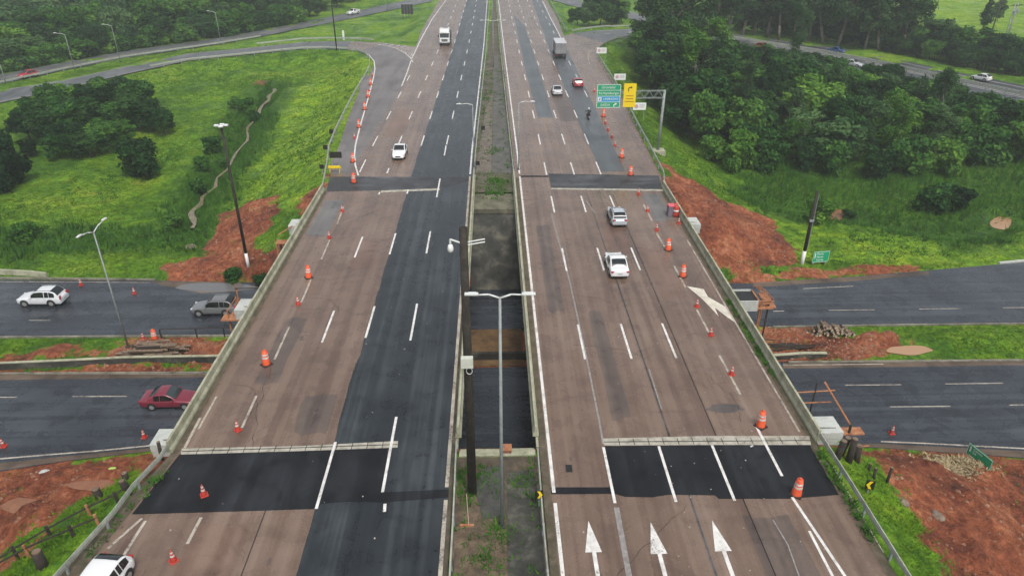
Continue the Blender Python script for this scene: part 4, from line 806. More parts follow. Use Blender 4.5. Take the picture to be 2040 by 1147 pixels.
# clods scattered over the bare soil
cl = MB(); nC = 0
while nC < 3200:
    x, y = random.choice([(random.uniform(20.5, 50), random.uniform(18, 43)), (random.uniform(-48, -21), random.uniform(22, 42)), (random.uniform(20.5, 42), random.uniform(66, 84)), (random.uniform(-42, -20.5), random.uniform(66, 84)), (random.uniform(21, 38), random.uniform(52.5, 57.5)), (random.uniform(-36, -21), random.uniform(52.5, 57.5))])
    if gsample(dirt, np.array([x]), np.array([y]))[0] < .6 or gsample(SD, np.array([x]), np.array([y]))[0] < .4 or any(math.hypot(x - qx, (y - qy) * 1.4) < 2.2 for qx, qy in PONDS): continue
    z = gsample(GZ, np.array([x]), np.array([y]))[0]; s = abs(random.gauss(.04, .08)) + .03; nC += 1
    V = [(x + random.uniform(.6, 1.2) * s * a, y + random.uniform(.6, 1.2) * s * b_, z + c * s * random.uniform(.5, .9)) for a, b_, c in ((1, 0, 0), (-1, 0, 0), (0, 1, 0), (0, -1, 0), (0, 0, 1), (0, 0, -1))]
    cl.add(V, [(0, 2, 4), (2, 1, 4), (1, 3, 4), (3, 0, 4), (2, 0, 5), (1, 2, 5), (3, 1, 5), (0, 3, 5)])
struct(cl.build('soil_clods', mottled('clod', (.10, .042, .026), (.22, .10, .06), 1.5, .95, (.34, .22, .15)), fix=False), 'stuff')
# ------------------------------------------------------------------ poles and lamps
def lamp_arm(t, p0, p1, up=.35):
    a, c = Vector(p0), Vector(p1); b = MB(); m_ = (a + c) / 2 + Vector((0, 0, up * .3)); b.tube(a, m_, .045, n=7); b.tube(m_, c, .045, .035, n=7); b.build('arm', M['lamp'], t, smooth=True)
    d = (c - a).normalized(); b = MB(); rz = math.atan2(d.y, d.x)
    b.box(c + d * .28, (.62, .2, .09), rz); b.box(c + d * .24 + Vector((0, 0, .065)), (.36, .16, .04), rz); b.build('lamp_head', M['lamp'], t, bevel=.03)
def lamp_post(label, x, y, z, h, arms, r=.11, m='galv', grp=None, nm='street_lamp', base=True):
    t = thing(nm, label, 'street lamp', (x, y, z), group=grp); MB().tube((0, 0, -.2), (0, 0, h), r, r * .62, n=10).build('pole', M[m], t, smooth=True)
    if base: MB().box((0, 0, .03), (r * 4, r * 4, .1)).build('base_plate', M['concdark'], t)
    for dx, dy, up in arms: lamp_arm(t, (0, 0, h - .05), (dx, dy, h + up))
    return t
x, y = at(1000, 1045); lamp_post('tall grey lamp post with two arms standing in the near median gap', x, y, -.1, 14.25, [(-1.0, .02, .12), (1.02, -.02, .12)], .105)
x, y = at(945, 345); lamp_post('single arm lamp post by the left median rail, arm reaching over the dark lane', x, y, 0, 8.6, [(-1.35, 0, .05)], .07)
x, y = at(1033, 338); lamp_post('single arm lamp post by the right median rail, arm reaching over the outbound lanes', x, y, 0, 8.5, [(1.4, 0, .1)], .07)
for i, (px, by, ty) in enumerate([(983, 133, 78), (981, 60, 12)]):
    x, y = at(px, by); lamp_post(['two armed lamp post in the far median, nearer of the pair', 'two armed lamp post in the far median near the top of the picture'][i], x, y, 0, 9, [(-2.0, 0, .1), (2.0, 0, .1)], .08)
def pole_h(bx, by, tx, ty):
    x, y, z = hit(bx, by); X, Y, w = ray(tx, ty); return x, y, z, CH + w * y / Y - z
x, y = at(255, 690, -6.1); X, Y, w = ray(190, 462); hh = CH + w * y / Y + 6.1
t = lamp_post('slim grey two armed lamp post on the left dirt median', x, y, -6.1, hh, [(.15, 1.5, .35), (-.15, -1.5, .35)], .09)
for i, (bx, by, tx, ty, ax, ay) in enumerate([(13, 169, -2, 124, -1.4, .2), (149, 140, 133, 69, -1.6, -.3), (240, 124, 222, 52, -1.5, 0), (440, 85, 432, 25, -1.6, 0), (772, 24, 771, -30, 1, 0)]):
    x, y, z, h = pole_h(bx, by, tx, ty); lamp_post(['slim lamp post at the left edge beside the red car', 'slim lamp post just right of the red car on the side road', 'third slim lamp post along the side road in front of the wood', 'slim lamp post where the side road bends by the wood', 'slim lamp post by the side road near the dark billboard'][i], x, y, z, min(h, 13), [(ax, ay, .3)], .075)
def wood_pole(label, bx, by, tx, ty, r, white=0, extra=None):
    x, y, z, h = pole_h(bx, by, tx, ty); t = thing('utility_pole', label, 'utility pole', (x, y, z)); w0 = white
    if w0: MB().tube((0, 0, -.3), (0, 0, w0), r * 1.02, n=10).build('painted_base', M['white'], t, smooth=True)
    MB().tube((0, 0, w0 if w0 else -.3), (0, 0, h), r, r * .72, n=10).build('shaft', M['pole'], t, smooth=True)
    return t, h
t, h = wood_pole('tall dark pole with white floodlights on top, standing on the red earth at left', 495, 532, 447, 252, .17, 1.7)
for dx, dy in ((-.45, 0), (0, .35), (.45, .1), (.1, -.35)):
    MB().box((dx, dy, h + .1), (.42, .34, .16)).build('floodlight', M['white'], t, bevel=.03)
MB().tube((-.5, 0, h), (.5, 0, h), .04, n=6).build('crossbar', M['wood'], t)
t, h = wood_pole('dark wooden pole with white painted base beside the green sign at right', 1597, 528, 1619, 381, .2, 1.8)
MB().box((0, -.16, h * .62), (.5, .12, .25)).build('bracket', M['steel'], t)
MB().tube((.22, -.05, 2.1), (.22, -.05, h * .95), .035, n=6).build('conduit', M['steel'], t)
t, h = wood_pole('tall thin dark pole on the inner edge of the exit ramp', 671, 101, 660, -40, .16)
x, y = at(941, 978); t = thing('utility_pole', 'thick dark wooden pole with a camera and grey box rising from the near median', 'utility pole', (x, y, -.15))
hp = 16.6
MB().tube((0, 0, -.2), (0, 0, hp), .27, .2, n=12).build('shaft', M['pole'], t, smooth=True)
b = MB(); b.tube((-.15, -.05, hp - .75), (-.62, -.1, hp - .55), .05, n=8); b.tube((-.62, -.1, hp - .55), (-.62, -.1, hp - .8), .05, n=8); b.build('camera_arm', M['lamp'], t)
b = MB(); b.lathe([(.05, .2), (.12, .14), (.145, .02), (.145, -.1), (.09, -.2), (.03, -.23)], (-.62, -.1, hp - 1.0)); b.build('dome_camera', M['white'], t, smooth=True)
MB().tube((.1, .1, hp - .8), (1.0, .35, hp - .75), .03, n=6).build('side_bracket', M['lamp'], t); MB().tube((.1, .1, hp - .95), (1.0, .35, hp - .9), .03, n=6).build('side_bracket', M['lamp'], t)
MB().box((-.02, -.42, 9.35), (.62, .28, .62)).build('equipment_box', mottled('box_enamel', (.5, .52, .46), (.6, .62, .55), 3, .5, bump=.02), t, bevel=.02)
b = MB(); k = 18
for i in range(k):
    a0, a1 = 2 * PI * i / k, 2 * PI * (i + 1) / k; b.tube((.08 + .15 * math.cos(a0), -.33, 8.75 + .2 * math.sin(a0)), (.08 + .15 * math.cos(a1), -.33, 8.75 + .2 * math.sin(a1)), .022, n=5)
b.build('cable_coil', M['lamp'], t)
for i, (bx, by, tx, ty) in enumerate([(1965, 100, 1984, 2), (1996, 95, 2010, 8), (2002, 92, 2030, 6)]):
    x, y, z, h = pole_h(bx, by, tx, ty); h = min(max(h, 9), 20); t = thing('utility_pole', ['dark wooden pole beyond the far right road, leftmost of three at the field edge', 'grey utility pole with a transformer at the field edge', 'grey utility pole with crossarms, rightmost at the field edge'][i], 'utility pole', (x, y, z))
    MB().tube((0, 0, -.3), (0, 0, h), .18, .13, n=8).build('shaft', M['pole' if i == 0 else 'galv'], t, smooth=True); MB().box((0, 0, h - .5), (2.4, .14, .14)).build('crossarm', M['wood'], t)
    if i: MB().lathe([(.3, 0), (.3, .8), (.1, .9)], (.3, -.3, h - 2.4)).build('transformer', M['steel'], t)
o = MB().tube((.2, 12, 8.5), (.42, 85, 8.3), .018, n=5); 
# ------------------------------------------------------------------ signs
def text(s, size, m, parent, loc, rot=(PI / 2, 0, 0), al='CENTER', name='lettering', wmax=None):
    c = bpy.data.curves.new('t', 'FONT'); c.body = s; c.size = size; c.align_x = al; c.align_y = 'CENTER'; c.extrude = .004; c.resolution_u = 2
    o = bpy.data.objects.new('t', c); COL.objects.link(o); dg = bpy.context.evaluated_depsgraph_get(); dg.update()
    me = bpy.data.meshes.new_from_object(o.evaluated_get(dg)); bpy.data.objects.remove(o); me.materials.clear(); me.materials.append(m)
    q = bpy.data.objects.new(name, me); COL.objects.link(q); q.parent = parent; q.location = loc; q.rotation_euler = rot
    if wmax:
        w = max(v.co.x for v in me.vertices) - min(v.co.x for v in me.vertices); q.scale = (wmax / w, 1, 1)
    return q
def poly_plate(pts, y, m, name, parent, th=.008):
    b = MB(); n_ = len(pts); b.add([(x, y, z) for x, z in pts] + [(x, y + th, z) for x, z in pts], [tuple(range(n_)), tuple(range(2 * n_ - 1, n_ - 1, -1))] + [(i, (i + 1) % n_, n_ + (i + 1) % n_, n_ + i) for i in range(n_)]); return b.build(name, m, parent)
gx0, gy0, gz0, gh = pole_h(1310, 303, 1315, 180); gh = 8.0
X, Y, w = ray(1314, 181); gzt = CH + w * gy0 / Y; gh = gzt - gz0
t = thing('sign_gantry', 'grey cantilever gantry holding the green and yellow direction signs over the right carriageway', 'sign gantry', (gx0, gy0, gz0))
MB().box((0, 0, -.1), (1.9, 1.7, .9)).build('concrete_footing', M['conc'], t, bevel=.04); MB().tube((0, 0, .3), (.15, 0, gh + .1), .21, .17, n=14).build('post', M['galv'], t, smooth=True)
Xl = at(1189, 190, gzt)[0]; 
def gxat(px, z): X, Y, w = ray(px, 190); return X * gy0 / Y - gx0
L0 = gxat(1189, 0); arm = MB()
zt, zb = gh, gh - .95
for z_ in (zt, zb):
    for yy in (-.25, .25): arm.box((L0 / 2 + .1, yy, z_), (abs(L0) + .1, .065, .065))
k = 14
for i in range(k):
    xa, xb = L0 * i / k, L0 * (i + 1) / k
    for yy in (-.25, .25): arm.tube((xa, yy, zt if i % 2 else zb), (xb, yy, zb if i % 2 else zt), .03, n=5)
arm.build('truss_arm', M['galv'], t)
s_ = (gxat(1235, 0) - gxat(1188, 0)); cx = (gxat(1235, 0) + gxat(1188, 0)) / 2; wG = s_
def zat(py): X, Y, w = ray(1210, py); return CH + w * gy0 / Y - gz0
z0, z1 = zat(213.5), zat(167)
MB().box((cx, -.42, (z0 + z1) / 2), (wG, .06, z1 - z0)).build('green_panel', M['signgreen'], t, bevel=.01)['label'] = 'green destination panel with four rows'
hz = (z1 - z0) / 4
pn = MB().box((cx, -.458, z0 + hz * 1.5), (wG - .1, .012, hz - .05)).build('blue_row', M['signblue'], t)
b = MB()
for i in range(1, 4): b.box((cx, -.466, z0 + hz * i), (wG - .06, .012, .055))
for z_ in (z0 + .05, z1 - .05): b.box((cx, -.466, z_), (wG - .06, .012, .06))
for x_ in (cx - wG / 2 + .05, cx + wG / 2 - .05): b.box((x_, -.466, (z0 + z1) / 2), (.06, .0125, z1 - z0 - .06))
b.build('border_lines', M['signwhite'], t)
text('Gravataí', hz * .62, M['signwhite'], t, (cx - .1, -.478, z0 + hz * 3.5), wmax=wG * .58); text('N.Hamburgo', hz * .62, M['signwhite'], t, (cx, -.478, z0 + hz * 2.5), wmax=wG * .82)
text('UNIRADIO', hz * .55, M['signwhite'], t, (cx + wG * .1, -.478, z0 + hz * 1.5), wmax=wG * .62); text('SAÍDA', hz * .55, M['signwhite'], t, (cx - wG * .12, -.478, z0 + hz * .5), wmax=wG * .42)
MB().box((cx - wG * .37, -.474, z0 + hz * 1.5), (hz * .62, .012, hz * .62)).build('pictogram_square', M['signwhite'], t); poly_plate([(cx - wG * .37 - .08 + a * .28, z0 + hz * 1.5 - .15 + c * .3) for a, c in ((0, 0), (.6, 0), (.6, 1), (.3, 1.1), (.2, .6), (0, .5))], -.486, M['signblack'], 'pictogram', t)
ax, az = cx + wG * .3, z0 + hz * .5
poly_plate([(ax + a * hz * .6, az + c * hz * .6) for a, c in ((-.5, -.5), (-.25, -.5), (-.25, -.05), (.1, .12), (.1, -.15), (.5, .45), (-.15, .55), (-.02, .34), (-.5, .12))], -.476, M['signwhite'], 'exit_arrow', t)
cy_ = (gxat(1265.5, 0) + gxat(1241, 0)) / 2; wY = gxat(1265.5, 0) - gxat(1241, 0); zy0, zy1 = zat(212.5), zat(165.5)
MB().box((cy_, -.42, (zy0 + zy1) / 2), (wY, .06, zy1 - zy0)).build('yellow_panel', M['signyellow'], t, bevel=.01)
hY = zy1 - zy0; q = zy1 - hY * .22
poly_plate([(cy_ + a * wY * .3, q + c * wY * .3) for a, c in ((-.5, -.75), (-.28, -.75), (-.28, 0), (-.1, .2), (.2, .2), (.2, 0), (.62, .34), (.2, .68), (.2, .46), (-.2, .46), (-.5, .15))], -.462, M['signblack'], 'turn_arrow', t)
b = MB()
for f, wf in ((.52, .6), (.64, .62), (.76, .75)): b.box((cy_, -.458, zy1 - hY * f), (wY * wf, .012, .11))
b.build('text_lines', mat('sign_print', (.35, .22, .01), .5), t)
def plate_sign(label, px, py, wpx, hpx, bx_by, m, legs=2, cat='sign', legm='galv', nm='road_sign', rz=0, deco=None):
    x, y, z = hit(*bx_by); X, Y, w = ray(px, py); zt = CH + w * y / Y; xs = X * y / Y; d = math.hypot(y, CH - zt) / 1.0
    sc = F / (y * CT + (CH - zt) * ST); W = wpx / sc; Hh = hpx / (sc * math.cos(math.atan2(CH - zt, y)))
    t = thing(nm, label, cat, (xs, y, z), rz); zz = zt - z
    MB().box((0, -.05, zz), (W, .04, Hh)).build('panel', M[m], t, bevel=.008)
    for i in range(legs): lx = 0 if legs == 1 else (-.38 + .76 * i / (legs - 1)) * W; MB().tube((lx, 0, -.3), (lx, 0, zz + Hh * .4), .05, n=6).build('post', M[legm], t)
    if deco: deco(t, W, Hh, zz)
    return t
def d_white(t, W, Hh, zz):
    b = MB()
    for i, f in enumerate((.22, .05, -.12)): b.box((W * .18, -.078, zz + Hh * f), (W * .42, .01, Hh * .07))
    b.build('text_lines', M['signgrey'], t); b = MB(); b.lathe([(0.01, 0), (Hh * .28, 0), (Hh * .28, .01), (.01, .01)], (-W * .25, -.08, zz), n=16, ax='Y'); b.build('emblem', mat('faded_pink', (.55, .34, .38), .6), t)
plate_sign('white roadside panel farthest along the right rail, by the ramp', 1198.5, 101, 20, 11, (1200, 122), 'signwhite', deco=d_white); plate_sign('white roadside panel on the grass just above the green gantry sign', 1235, 153.5, 23, 12, (1236, 172), 'signwhite', deco=d_white); plate_sign('white roadside panel below the yellow gantry sign', 1274, 212, 26, 14, (1276, 238), 'signwhite', deco=d_white)
def d_board(t, W, Hh, zz):
    for i in range(1, 4): MB().box((-W / 2 + W * i / 4, -.075, zz), (.06, .02, Hh)).build('panel_seam', M['steel'], t)
plate_sign('large dark billboard seen from behind on the grass triangle at top', 811, 19, 23, 18, (812, 38), 'blackpanel', 4, 'billboard', 'wood', 'billboard', deco=d_board)
plate_sign('black rectangular sign back standing by the left guard rail', 668.5, 308.5, 24, 12, (668, 338), 'signblack', 2)
for i, (px, py, by) in enumerate([(660, 262, 274), (648, 293.5, 306), (641, 332, 346)]): plate_sign(['black square marker behind the left guard rail, farthest of three', 'black square marker behind the left guard rail, middle of three', 'black square marker behind the left guard rail, nearest of three'][i], px, py, 8.5, 8.5, (px, by), 'signblack', 1, 'marker sign')
for i, (px, py, by) in enumerate([(962.5, 255, 266), (951.5, 325, 338)]): plate_sign(['black square marker on the left median rail, farther one', 'black square marker on the left median rail by the bridge end'][i], px, py, 7.5, 8, (px, by), 'signblack', 1, 'marker sign')
def chev(rev):
    def f(t, W, Hh, zz):
        s = -1 if rev else 1
        poly_plate([(s * a * W * .42, zz + c * Hh * .42) for a, c in ((-.6, 1), (.2, 1), (1, 0), (.2, -1), (-.6, -1), (.1, 0))], -.084, M['signyellow'], 'chevron', t)
    return f
t = plate_sign('black chevron sign with yellow arrow on the right median rail', 1074, 983, 16, 16, (1077, 1010), 'signblack', 1, 'chevron sign', deco=chev(False)); t.rotation_euler = (0, 0, 0)
t = plate_sign('black chevron sign with yellow arrow in the green strip right of the overpass', 1733, 964, 17, 17, (1733, 985), 'signblack', 1, 'chevron sign', deco=chev(True), rz=R(-15))
def d_green(lines):
    def f(t, W, Hh, zz):
        b = MB()
        for z_ in (zz + Hh * .46, zz - Hh * .46): b.box((0, -.078, z_), (W * .97, .01, Hh * .03))
        for x_ in (-W * .48, W * .48): b.box((x_, -.078, zz), (W * .012, .011, Hh * .94))
        b.build('border_lines', M['signwhite'], t)
        for i, s in enumerate(lines): text(s, Hh * .26, M['signwhite'], t, (-W * .28, -.08, zz + Hh * (.27 - .27 * i)), al='LEFT')
        b = MB(); b.box((-W * .38, -.078, zz + Hh * .12), (W * .05, .01, Hh * .45)); b.build('arrow_shaft', M['signwhite'], t)
    return f
plate_sign('green direction sign facing the road beside the dark wooden pole at right', 1635, 511, 35, 22, (1633, 527), 'signgreen', 2, 'direction sign', deco=d_green(['Porto', 'Novo', 'Norte']), rz=R(8))
t = plate_sign('green direction sign on short posts in the red earth at right, seen edge on', 1952, 910, 58, 21, (1955, 926), 'signgreen', 2, 'direction sign', rz=R(-76), deco=d_green(['Centro', 'Sul']))
x, y, z = hit(685, 79); o = MB().box((0, 0, 1.1), (.5, .3, 2.4)).build('marker_post', M['white'], bevel=.02); o.location = (x, y, z); tag(o, 'squat white marker post on the grass beyond the exit ramp', 'marker post')
x, y = at(667, 344); t = thing('trestle', 'yellow trestle barrier lying by the left guard rail before the dark patch', 'barrier', (x, y, 0))
MB().box((0, 0, .75), (1.5, .08, .28)).build('board', M['signyellow'], t, bevel=.01); MB().box((0, .35, .5), (1.6, .08, .2)).build('board', M['signyellow'], t, bevel=.01)
for sx_ in (-.6, .6):
    for sy_ in (-.05, .45): MB().tube((sx_, sy_, 0), (sx_, .2, .9), .035, n=5).build('leg', M['signyellow'], t)
# broom
x, y = at(930, 1045); t = thing('broom', 'wide orange push broom lying in the near median', 'broom', (x, y, -.08)); MB().box((0, 0, .06), (.78, .15, .1)).build('head', M['plank'], t, bevel=.02); MB().box((0, -.02, .0), (.72, .11, .06)).build('bristles', M['straw'], t); MB().tube((.1, 0, .1), (-.08, 2.15, .25), .022, n=7).build('handle', M['logend'], t)
# ------------------------------------------------------------------ cones and drums
def make_cone(name, h, base, m, rb, rt, bands, topr=None):
    t = thing(name, '', 'traffic cone'); MB().box((0, 0, .03), (base, base, .06)).build('base', M['rubber'] if name == 'traffic_drum' else M[m], t, bevel=.015)
    MB().lathe([(rb, .06), (rb * .98, .1), (rt, h), (rt * .6, h + .02)], n=16).build('body', M[m], t, smooth=True)
    for f0, f1 in bands:
        ra, rb_ = rb + (rt - rb) * f0 + .012, rb + (rt - rb) * f1 + .012; MB().lathe([(ra, h * f0), (ra, h * f0 + .001), (rb_, h * f1 - .001), (rb_, h * f1)], n=16).build('reflective_band', M['band'], t, smooth=True)
    if topr: MB().lathe([(topr, h), (topr, h + .08), (topr * .6, h + .12), (.02, h + .13)], n=12).build('handle', M[m], t, smooth=True)
    return t
CONE0 = make_cone('traffic_cone', .78, .42, 'red', .17, .035, [(.48, .62), (.76, .87)])
DRUM0 = make_cone('traffic_drum', 1.18, .66, 'orange', .29, .17, [(.50, .61), (.70, .80)], .08)
used = {'c': False, 'd': False}
def put(kind, px, py, z, label, grp, rz=0):
    src = CONE0 if kind == 'c' else DRUM0; x, y = at(px, py, z)
    if not used[kind]: used[kind] = True; o = src; o.location = (x, y, z); o.rotation_euler = (0, 0, rz); o['label'] = label
    else: o = dup(src, (x, y, z), rz, label)
    o['group'] = grp; o['category'] = 'traffic cone' if kind == 'c' else 'traffic drum'
    o.scale = (1.02, 1.02, random.uniform(.95, 1.04)) if kind == 'd' else (1, 1, random.uniform(.93, 1.03)); o.rotation_euler = (random.gauss(0, .018), random.gauss(0, .018), rz)
    return o
Ld = [(531, 726), (615, 553), (705, 364), (703, 323), (715, 254), (726.5, 219), (733, 194), (738.5, 170)]
for i, p in enumerate(Ld): put('d', *p, 0, '%s orange banded drum of the left carriageway, counting away from the camera' % ORD[i], 'drums on the left carriageway', random.uniform(0, 1))
Lc = [(346, 1117), (407, 986), (474, 857), (594, 606), (656, 474), (682, 421), (706, 276), (736, 182), (742, 152)]
for i, p in enumerate(Lc): put('c', *p, 0, '%s small red cone of the left carriageway, counting away from the camera' % ORD[i], 'small cones on the left carriageway', random.uniform(0, 1))
Rd = [(1586, 984), (1515, 849), (1360, 551), (1331, 498), (1256, 349), (1238, 314), (1202, 233)]
for i, p in enumerate(Rd): put('d', *p, 0, '%s orange banded drum of the right carriageway, counting away from the camera' % ORD[i], 'drums on the right carriageway', random.uniform(0, 1))
Rc = [(1457, 746), (1416, 668), (1388, 611), (1308, 459), (1290, 421), (1272, 388), (1225, 291), (1219, 274), (1211, 260), (1206, 246), (1184, 183)]
for i, p in enumerate(Rc): put('c', *p, 0, '%s small red cone of the right carriageway, counting away from the camera' % ORD[i], 'small cones on the right carriageway', random.uniform(0, 1))
put('c', 1352, 446, 0, 'small red cone close to the right parapet beside the bundled drums', 'single cones')
Lo = [((162, 568), 'small red cone by the far kerb behind the white SUV'), ((268, 585), 'small red cone on the far lower road left of the dark SUV'), ((288, 871), 'dark red cone on the near lower road beside the left pier head'), ((8, 889), 'orange cone on the near lower road at the left edge'), ((1776, 863), 'faded cone on the near lower road right of the overpass')]
for p, l in Lo: put('c', *p, -6.3, l, 'cones on the lower roads')
x, y, z = hit(286, 676); put('c', 286, 676, z, 'pale cone on the left dirt median, left of the drum', 'cones on the lower roads'); put('d', 309, 678, z, 'orange drum on the left dirt median next to the wooden railing', 'cones on the lower roads')
x, y = at(1341, 430); t = thing('drum_bundle', 'bundle of stacked red drums with a grey crate against the right parapet', 'traffic drums', (x, y, 0))
for dx, dy in ((.22, -.1), (.28, .5)): MB().lathe([(.36, .0), (.35, .3), (.26, 1.1), (.2, 1.22), (.02, 1.25)], (dx, dy, .02), n=14).build('drum', M['red'], t, smooth=True)
b = MB(); b.lathe([(.335, .55), (.31, .75)], (.22, -.1, .02), n=14); b.build('reflective_band', M['band'], t, smooth=True)
MB().box((-.36, .25, .5), (.5, .9, 1.0)).build('crate', mottled('crate', (.12, .1, .13), (.2, .17, .2), 3, .7), t, bevel=.03); MB().box((-.1, .3, 1.12), (1.0, .9, .12)).build('lid', mat('pink_plastic', (.6, .12, .15), .5), t, bevel=.03)
# ------------------------------------------------------------------ vehicles
CARS = {  # L, W, wheelbase, roof, belt, hood, deck, windscreen base, roof front, roof rear, rear base, wheel r
    'sedan': (4.5, 1.78, 2.62, 1.46, .93, .84, .98, .78, .12, -1.02, -1.62, .32), 'hatch': (3.95, 1.74, 2.5, 1.50, .95, .86, .95, .82, .15, -1.35, -1.84, .31),
    'wagon': (4.35, 1.70, 2.5, 1.47, .93, .84, .93, .70, .08, -1.62, -2.02, .31), 'suv': (4.6, 1.84, 2.66, 1.70, 1.06, .98, 1.06, .86, .2, -1.62, -2.1, .37), 'pickup': (5.2, 1.84, 3.05, 1.76, 1.10, 1.05, 1.08, .95, .42, -.55, -.85, .38)}
def quadpanel(c, u0, u1, v0, v1, off=.012):
    c = [Vector(p) for p in c]
    def P(u, v): return (c[0] * (1 - u) + c[1] * u) * (1 - v) + (c[3] * (1 - u) + c[2] * u) * v
    nn = (c[1] - c[0]).cross(c[3] - c[0]).normalized()
    pts = [P(u0, v0), P(u1, v0), P(u1, v1), P(u0, v1)]
    b = MB(); b.add([p + nn * off for p in pts] + [p - nn * .01 for p in pts], [(0, 1, 2, 3), (7, 6, 5, 4), (0, 4, 5, 1), (1, 5, 6, 2), (2, 6, 7, 3), (3, 7, 4, 0)]); return b
def car(kind, name, color, label, px, py, z, head, front=True, lite=False, xy=None, rough_sides=None):
    L, W, wb, zr, zb_, zh, zd, fb, fr, rr, rb, wr = CARS[kind]; h2 = L / 2; hw = W / 2
    x, y = xy if xy else at(px, py, z); t = thing(name, label, 'pickup truck' if kind == 'pickup' else 'car', (x, y, z), head)
    C = paint(name + '_paint', color)
    z0 = wr * .5
    def ring(x, w, zt, zb):
        hp = [(0, zb), (.75 * w, zb), (w * .96, zb + .1), (w, zb + (zt - zb) * .52), (w * .975, zt - .08), (w * .88, zt), (0, zt + .02)]
        return [(x, yy, zz) for yy, zz in hp] + [(x, -yy, zz) for yy, zz in hp[-2:0:-1]]
    st = [(-h2, hw * .80, zd - .24, z0 + .16), (-h2 + .04, hw * .9, zd - .12, z0 + .06), (-h2 + .18, hw * .97, zd - .02, z0), (rb + .1, hw, zd, z0), (rb + .5, hw, zb_, z0), (0, hw, zb_ + .0, z0), (fb - .05, hw, zb_ - .01, z0), (fb + .25, hw * .99, zh + .03, z0), (h2 - .5, hw * .95, zh - .07, z0), (h2 - .2, hw * .86, zh - .16, z0 + .02), (h2 - .05, hw * .72, zh - .26, z0 + .08), (h2 + .02, hw * .5, zh - .34, z0 + .14)]
    body = MB().loft([ring(*s) for s in st]).build('body', C, t, smooth=True, sub=2)
    wt = hw * .79; wbt = hw * .97; zbel = zb_ - .03; zre = max(zd, zb_) - .05; xm = (fr + rr) / 2
    cx_ = [rb - .02, rb + (rr - rb) * .45, rr, rr + .4 * (xm - rr), xm, fr - .35 * (fr - xm), fr, fr + (fb - fr) * .5, fb + .02]
    cz_ = [zre, zre + (zr - zre) * (.52 if kind in ('sedan',) else .62), zr - .10, zr - .02, zr, zr - .015, zr - .075, zbel + (zr - zbel) * .50, zbel - .02]
    xd = np.linspace(rb - .02, fb + .02, 121); zdn = np.interp(xd, cx_, cz_); kk = np.array([1, 2, 3, 2, 1.]) / 9; zs_ = np.convolve(np.pad(zdn, 2, mode='edge'), kk, 'valid'); zs_[0], zs_[-1] = zdn[0], zdn[-1]
    ZT = lambda x: float(np.interp(x, xd, zs_))
    def pl_(x): u = (x - xm) / max(fb - xm, .1); return 1 - .10 * max(u, 0) ** 2.2 - .07 * max(-(x - xm) / max(xm - rb, .1), 0) ** 2.2
    def WB_(x, f): return (wbt + (wt - wbt) * f) * pl_(x)
    def top(x, y_, off=0): f = (ZT(x) - zbel) / (zr - zbel); w_ = WB_(x, f); sl_ = (ZT(x + .03) - ZT(x - .03)) / .06; q_ = math.sqrt(1 + sl_ * sl_); return (x - off * sl_ / q_, y_ * w_, ZT(x) - .035 * y_ * y_ * max(f, 0) + off / q_)
    def xat(f_, rear): zz_ = zbel + f_ * (zr - zbel); k_ = [i for i in range(121) if zs_[i] >= zz_]; return float(xd[k_[0]] if rear else xd[k_[-1]])
    def side(x, v, sg, off=0): z_ = zbel - .03 + (ZT(x) - .04 - zbel + .03) * v; f = (z_ - zbel) / (zr - zbel); return (x, sg * (WB_(x, f) + off), z_)
    g = MB(); xs_ = list(np.linspace(rb - .02, fb + .02, 41)); rg = []
    for x_ in xs_: rg.append([side(x_, 0, 1), side(x_, .35, 1), side(x_, .72, 1), side(x_, .94, 1), top(x_, .93), top(x_, .5), top(x_, 0), top(x_, -.5), top(x_, -.93), side(x_, .94, -1), side(x_, .72, -1), side(x_, .35, -1), side(x_, 0, -1)])
    g.loft(rg, cap=False, closed=False); g.build('cabin', C, t, smooth=True)
    gl = M['glass']
    def patch(fn, us, vs, nm, m_):
        b = MB(); b.loft([[fn(u, v) for v in vs] for u in us], cap=False, closed=False); return b.build(nm, m_, t, smooth=True)
    ls = lambda a_, b__, n_=6: list(np.linspace(a_, b__, n_))
    patch(lambda u, v: top(u, v, .018), ls(xat(.93, 0), xat(.10, 0), 12), ls(-.9, .9, 7), 'windscreen', M['glasslite'] if lite else gl)
    patch(lambda u, v: top(u, v, .018), ls(xat(.18, 1), xat(.93, 1), 12), ls(-.88, .88, 7), 'rear_window', gl)
    pil = rr + (fr - rr) * .46
    spans = [(pil + .035, fb - .30), (rr + .02 if kind == 'sedan' else rr + .40, pil - .035)] + ([] if kind in ('sedan', 'pickup') else [(rr - .16, rr + .36)])
    if kind == 'pickup': spans = [(pil + .04, fb - .42), (rr + .12, pil - .04)]
    for sg in (-1, 1):
        for x0_, x1_ in spans: patch(lambda u, v: side(u, v, sg, .014), ls(x0_, x1_, 8), ls(.10, .93, 6), 'side_window', gl)
    for sx_ in (-1, 1):
        for sy_ in (-1, 1):
            xw = sx_ * wb / 2 + .04; yw = sy_ * (hw - .085); w_ = bpy.data.objects.new('wheel', None); COL.objects.link(w_); w_.parent = t; w_.location = (xw, yw, wr)
            MB().lathe([(wr * .55, -.1), (wr * .92, -.1), (wr, -.06), (wr, .06), (wr * .92, .1), (wr * .55, .1)], n=18, ax='Y').build('tyre', M['rubber'], w_, smooth=True)
            b = MB(); b.lathe([(.04, -.108), (wr * .6, -.102), (wr * .6, .102), (.04, .108)], n=14, ax='Y'); b.build('rim', M['alloy'], w_)
            MB().lathe([(.02, -.006), (wr * 1.17, -.006), (wr * 1.17, .006), (.02, .006)], (xw, sy_ * (hw - .012), wr + .03), n=20, ax='Y').build('wheel_well_shade', M['black'], t)  # black disc behind the tyre paints in the shade of the wheel well
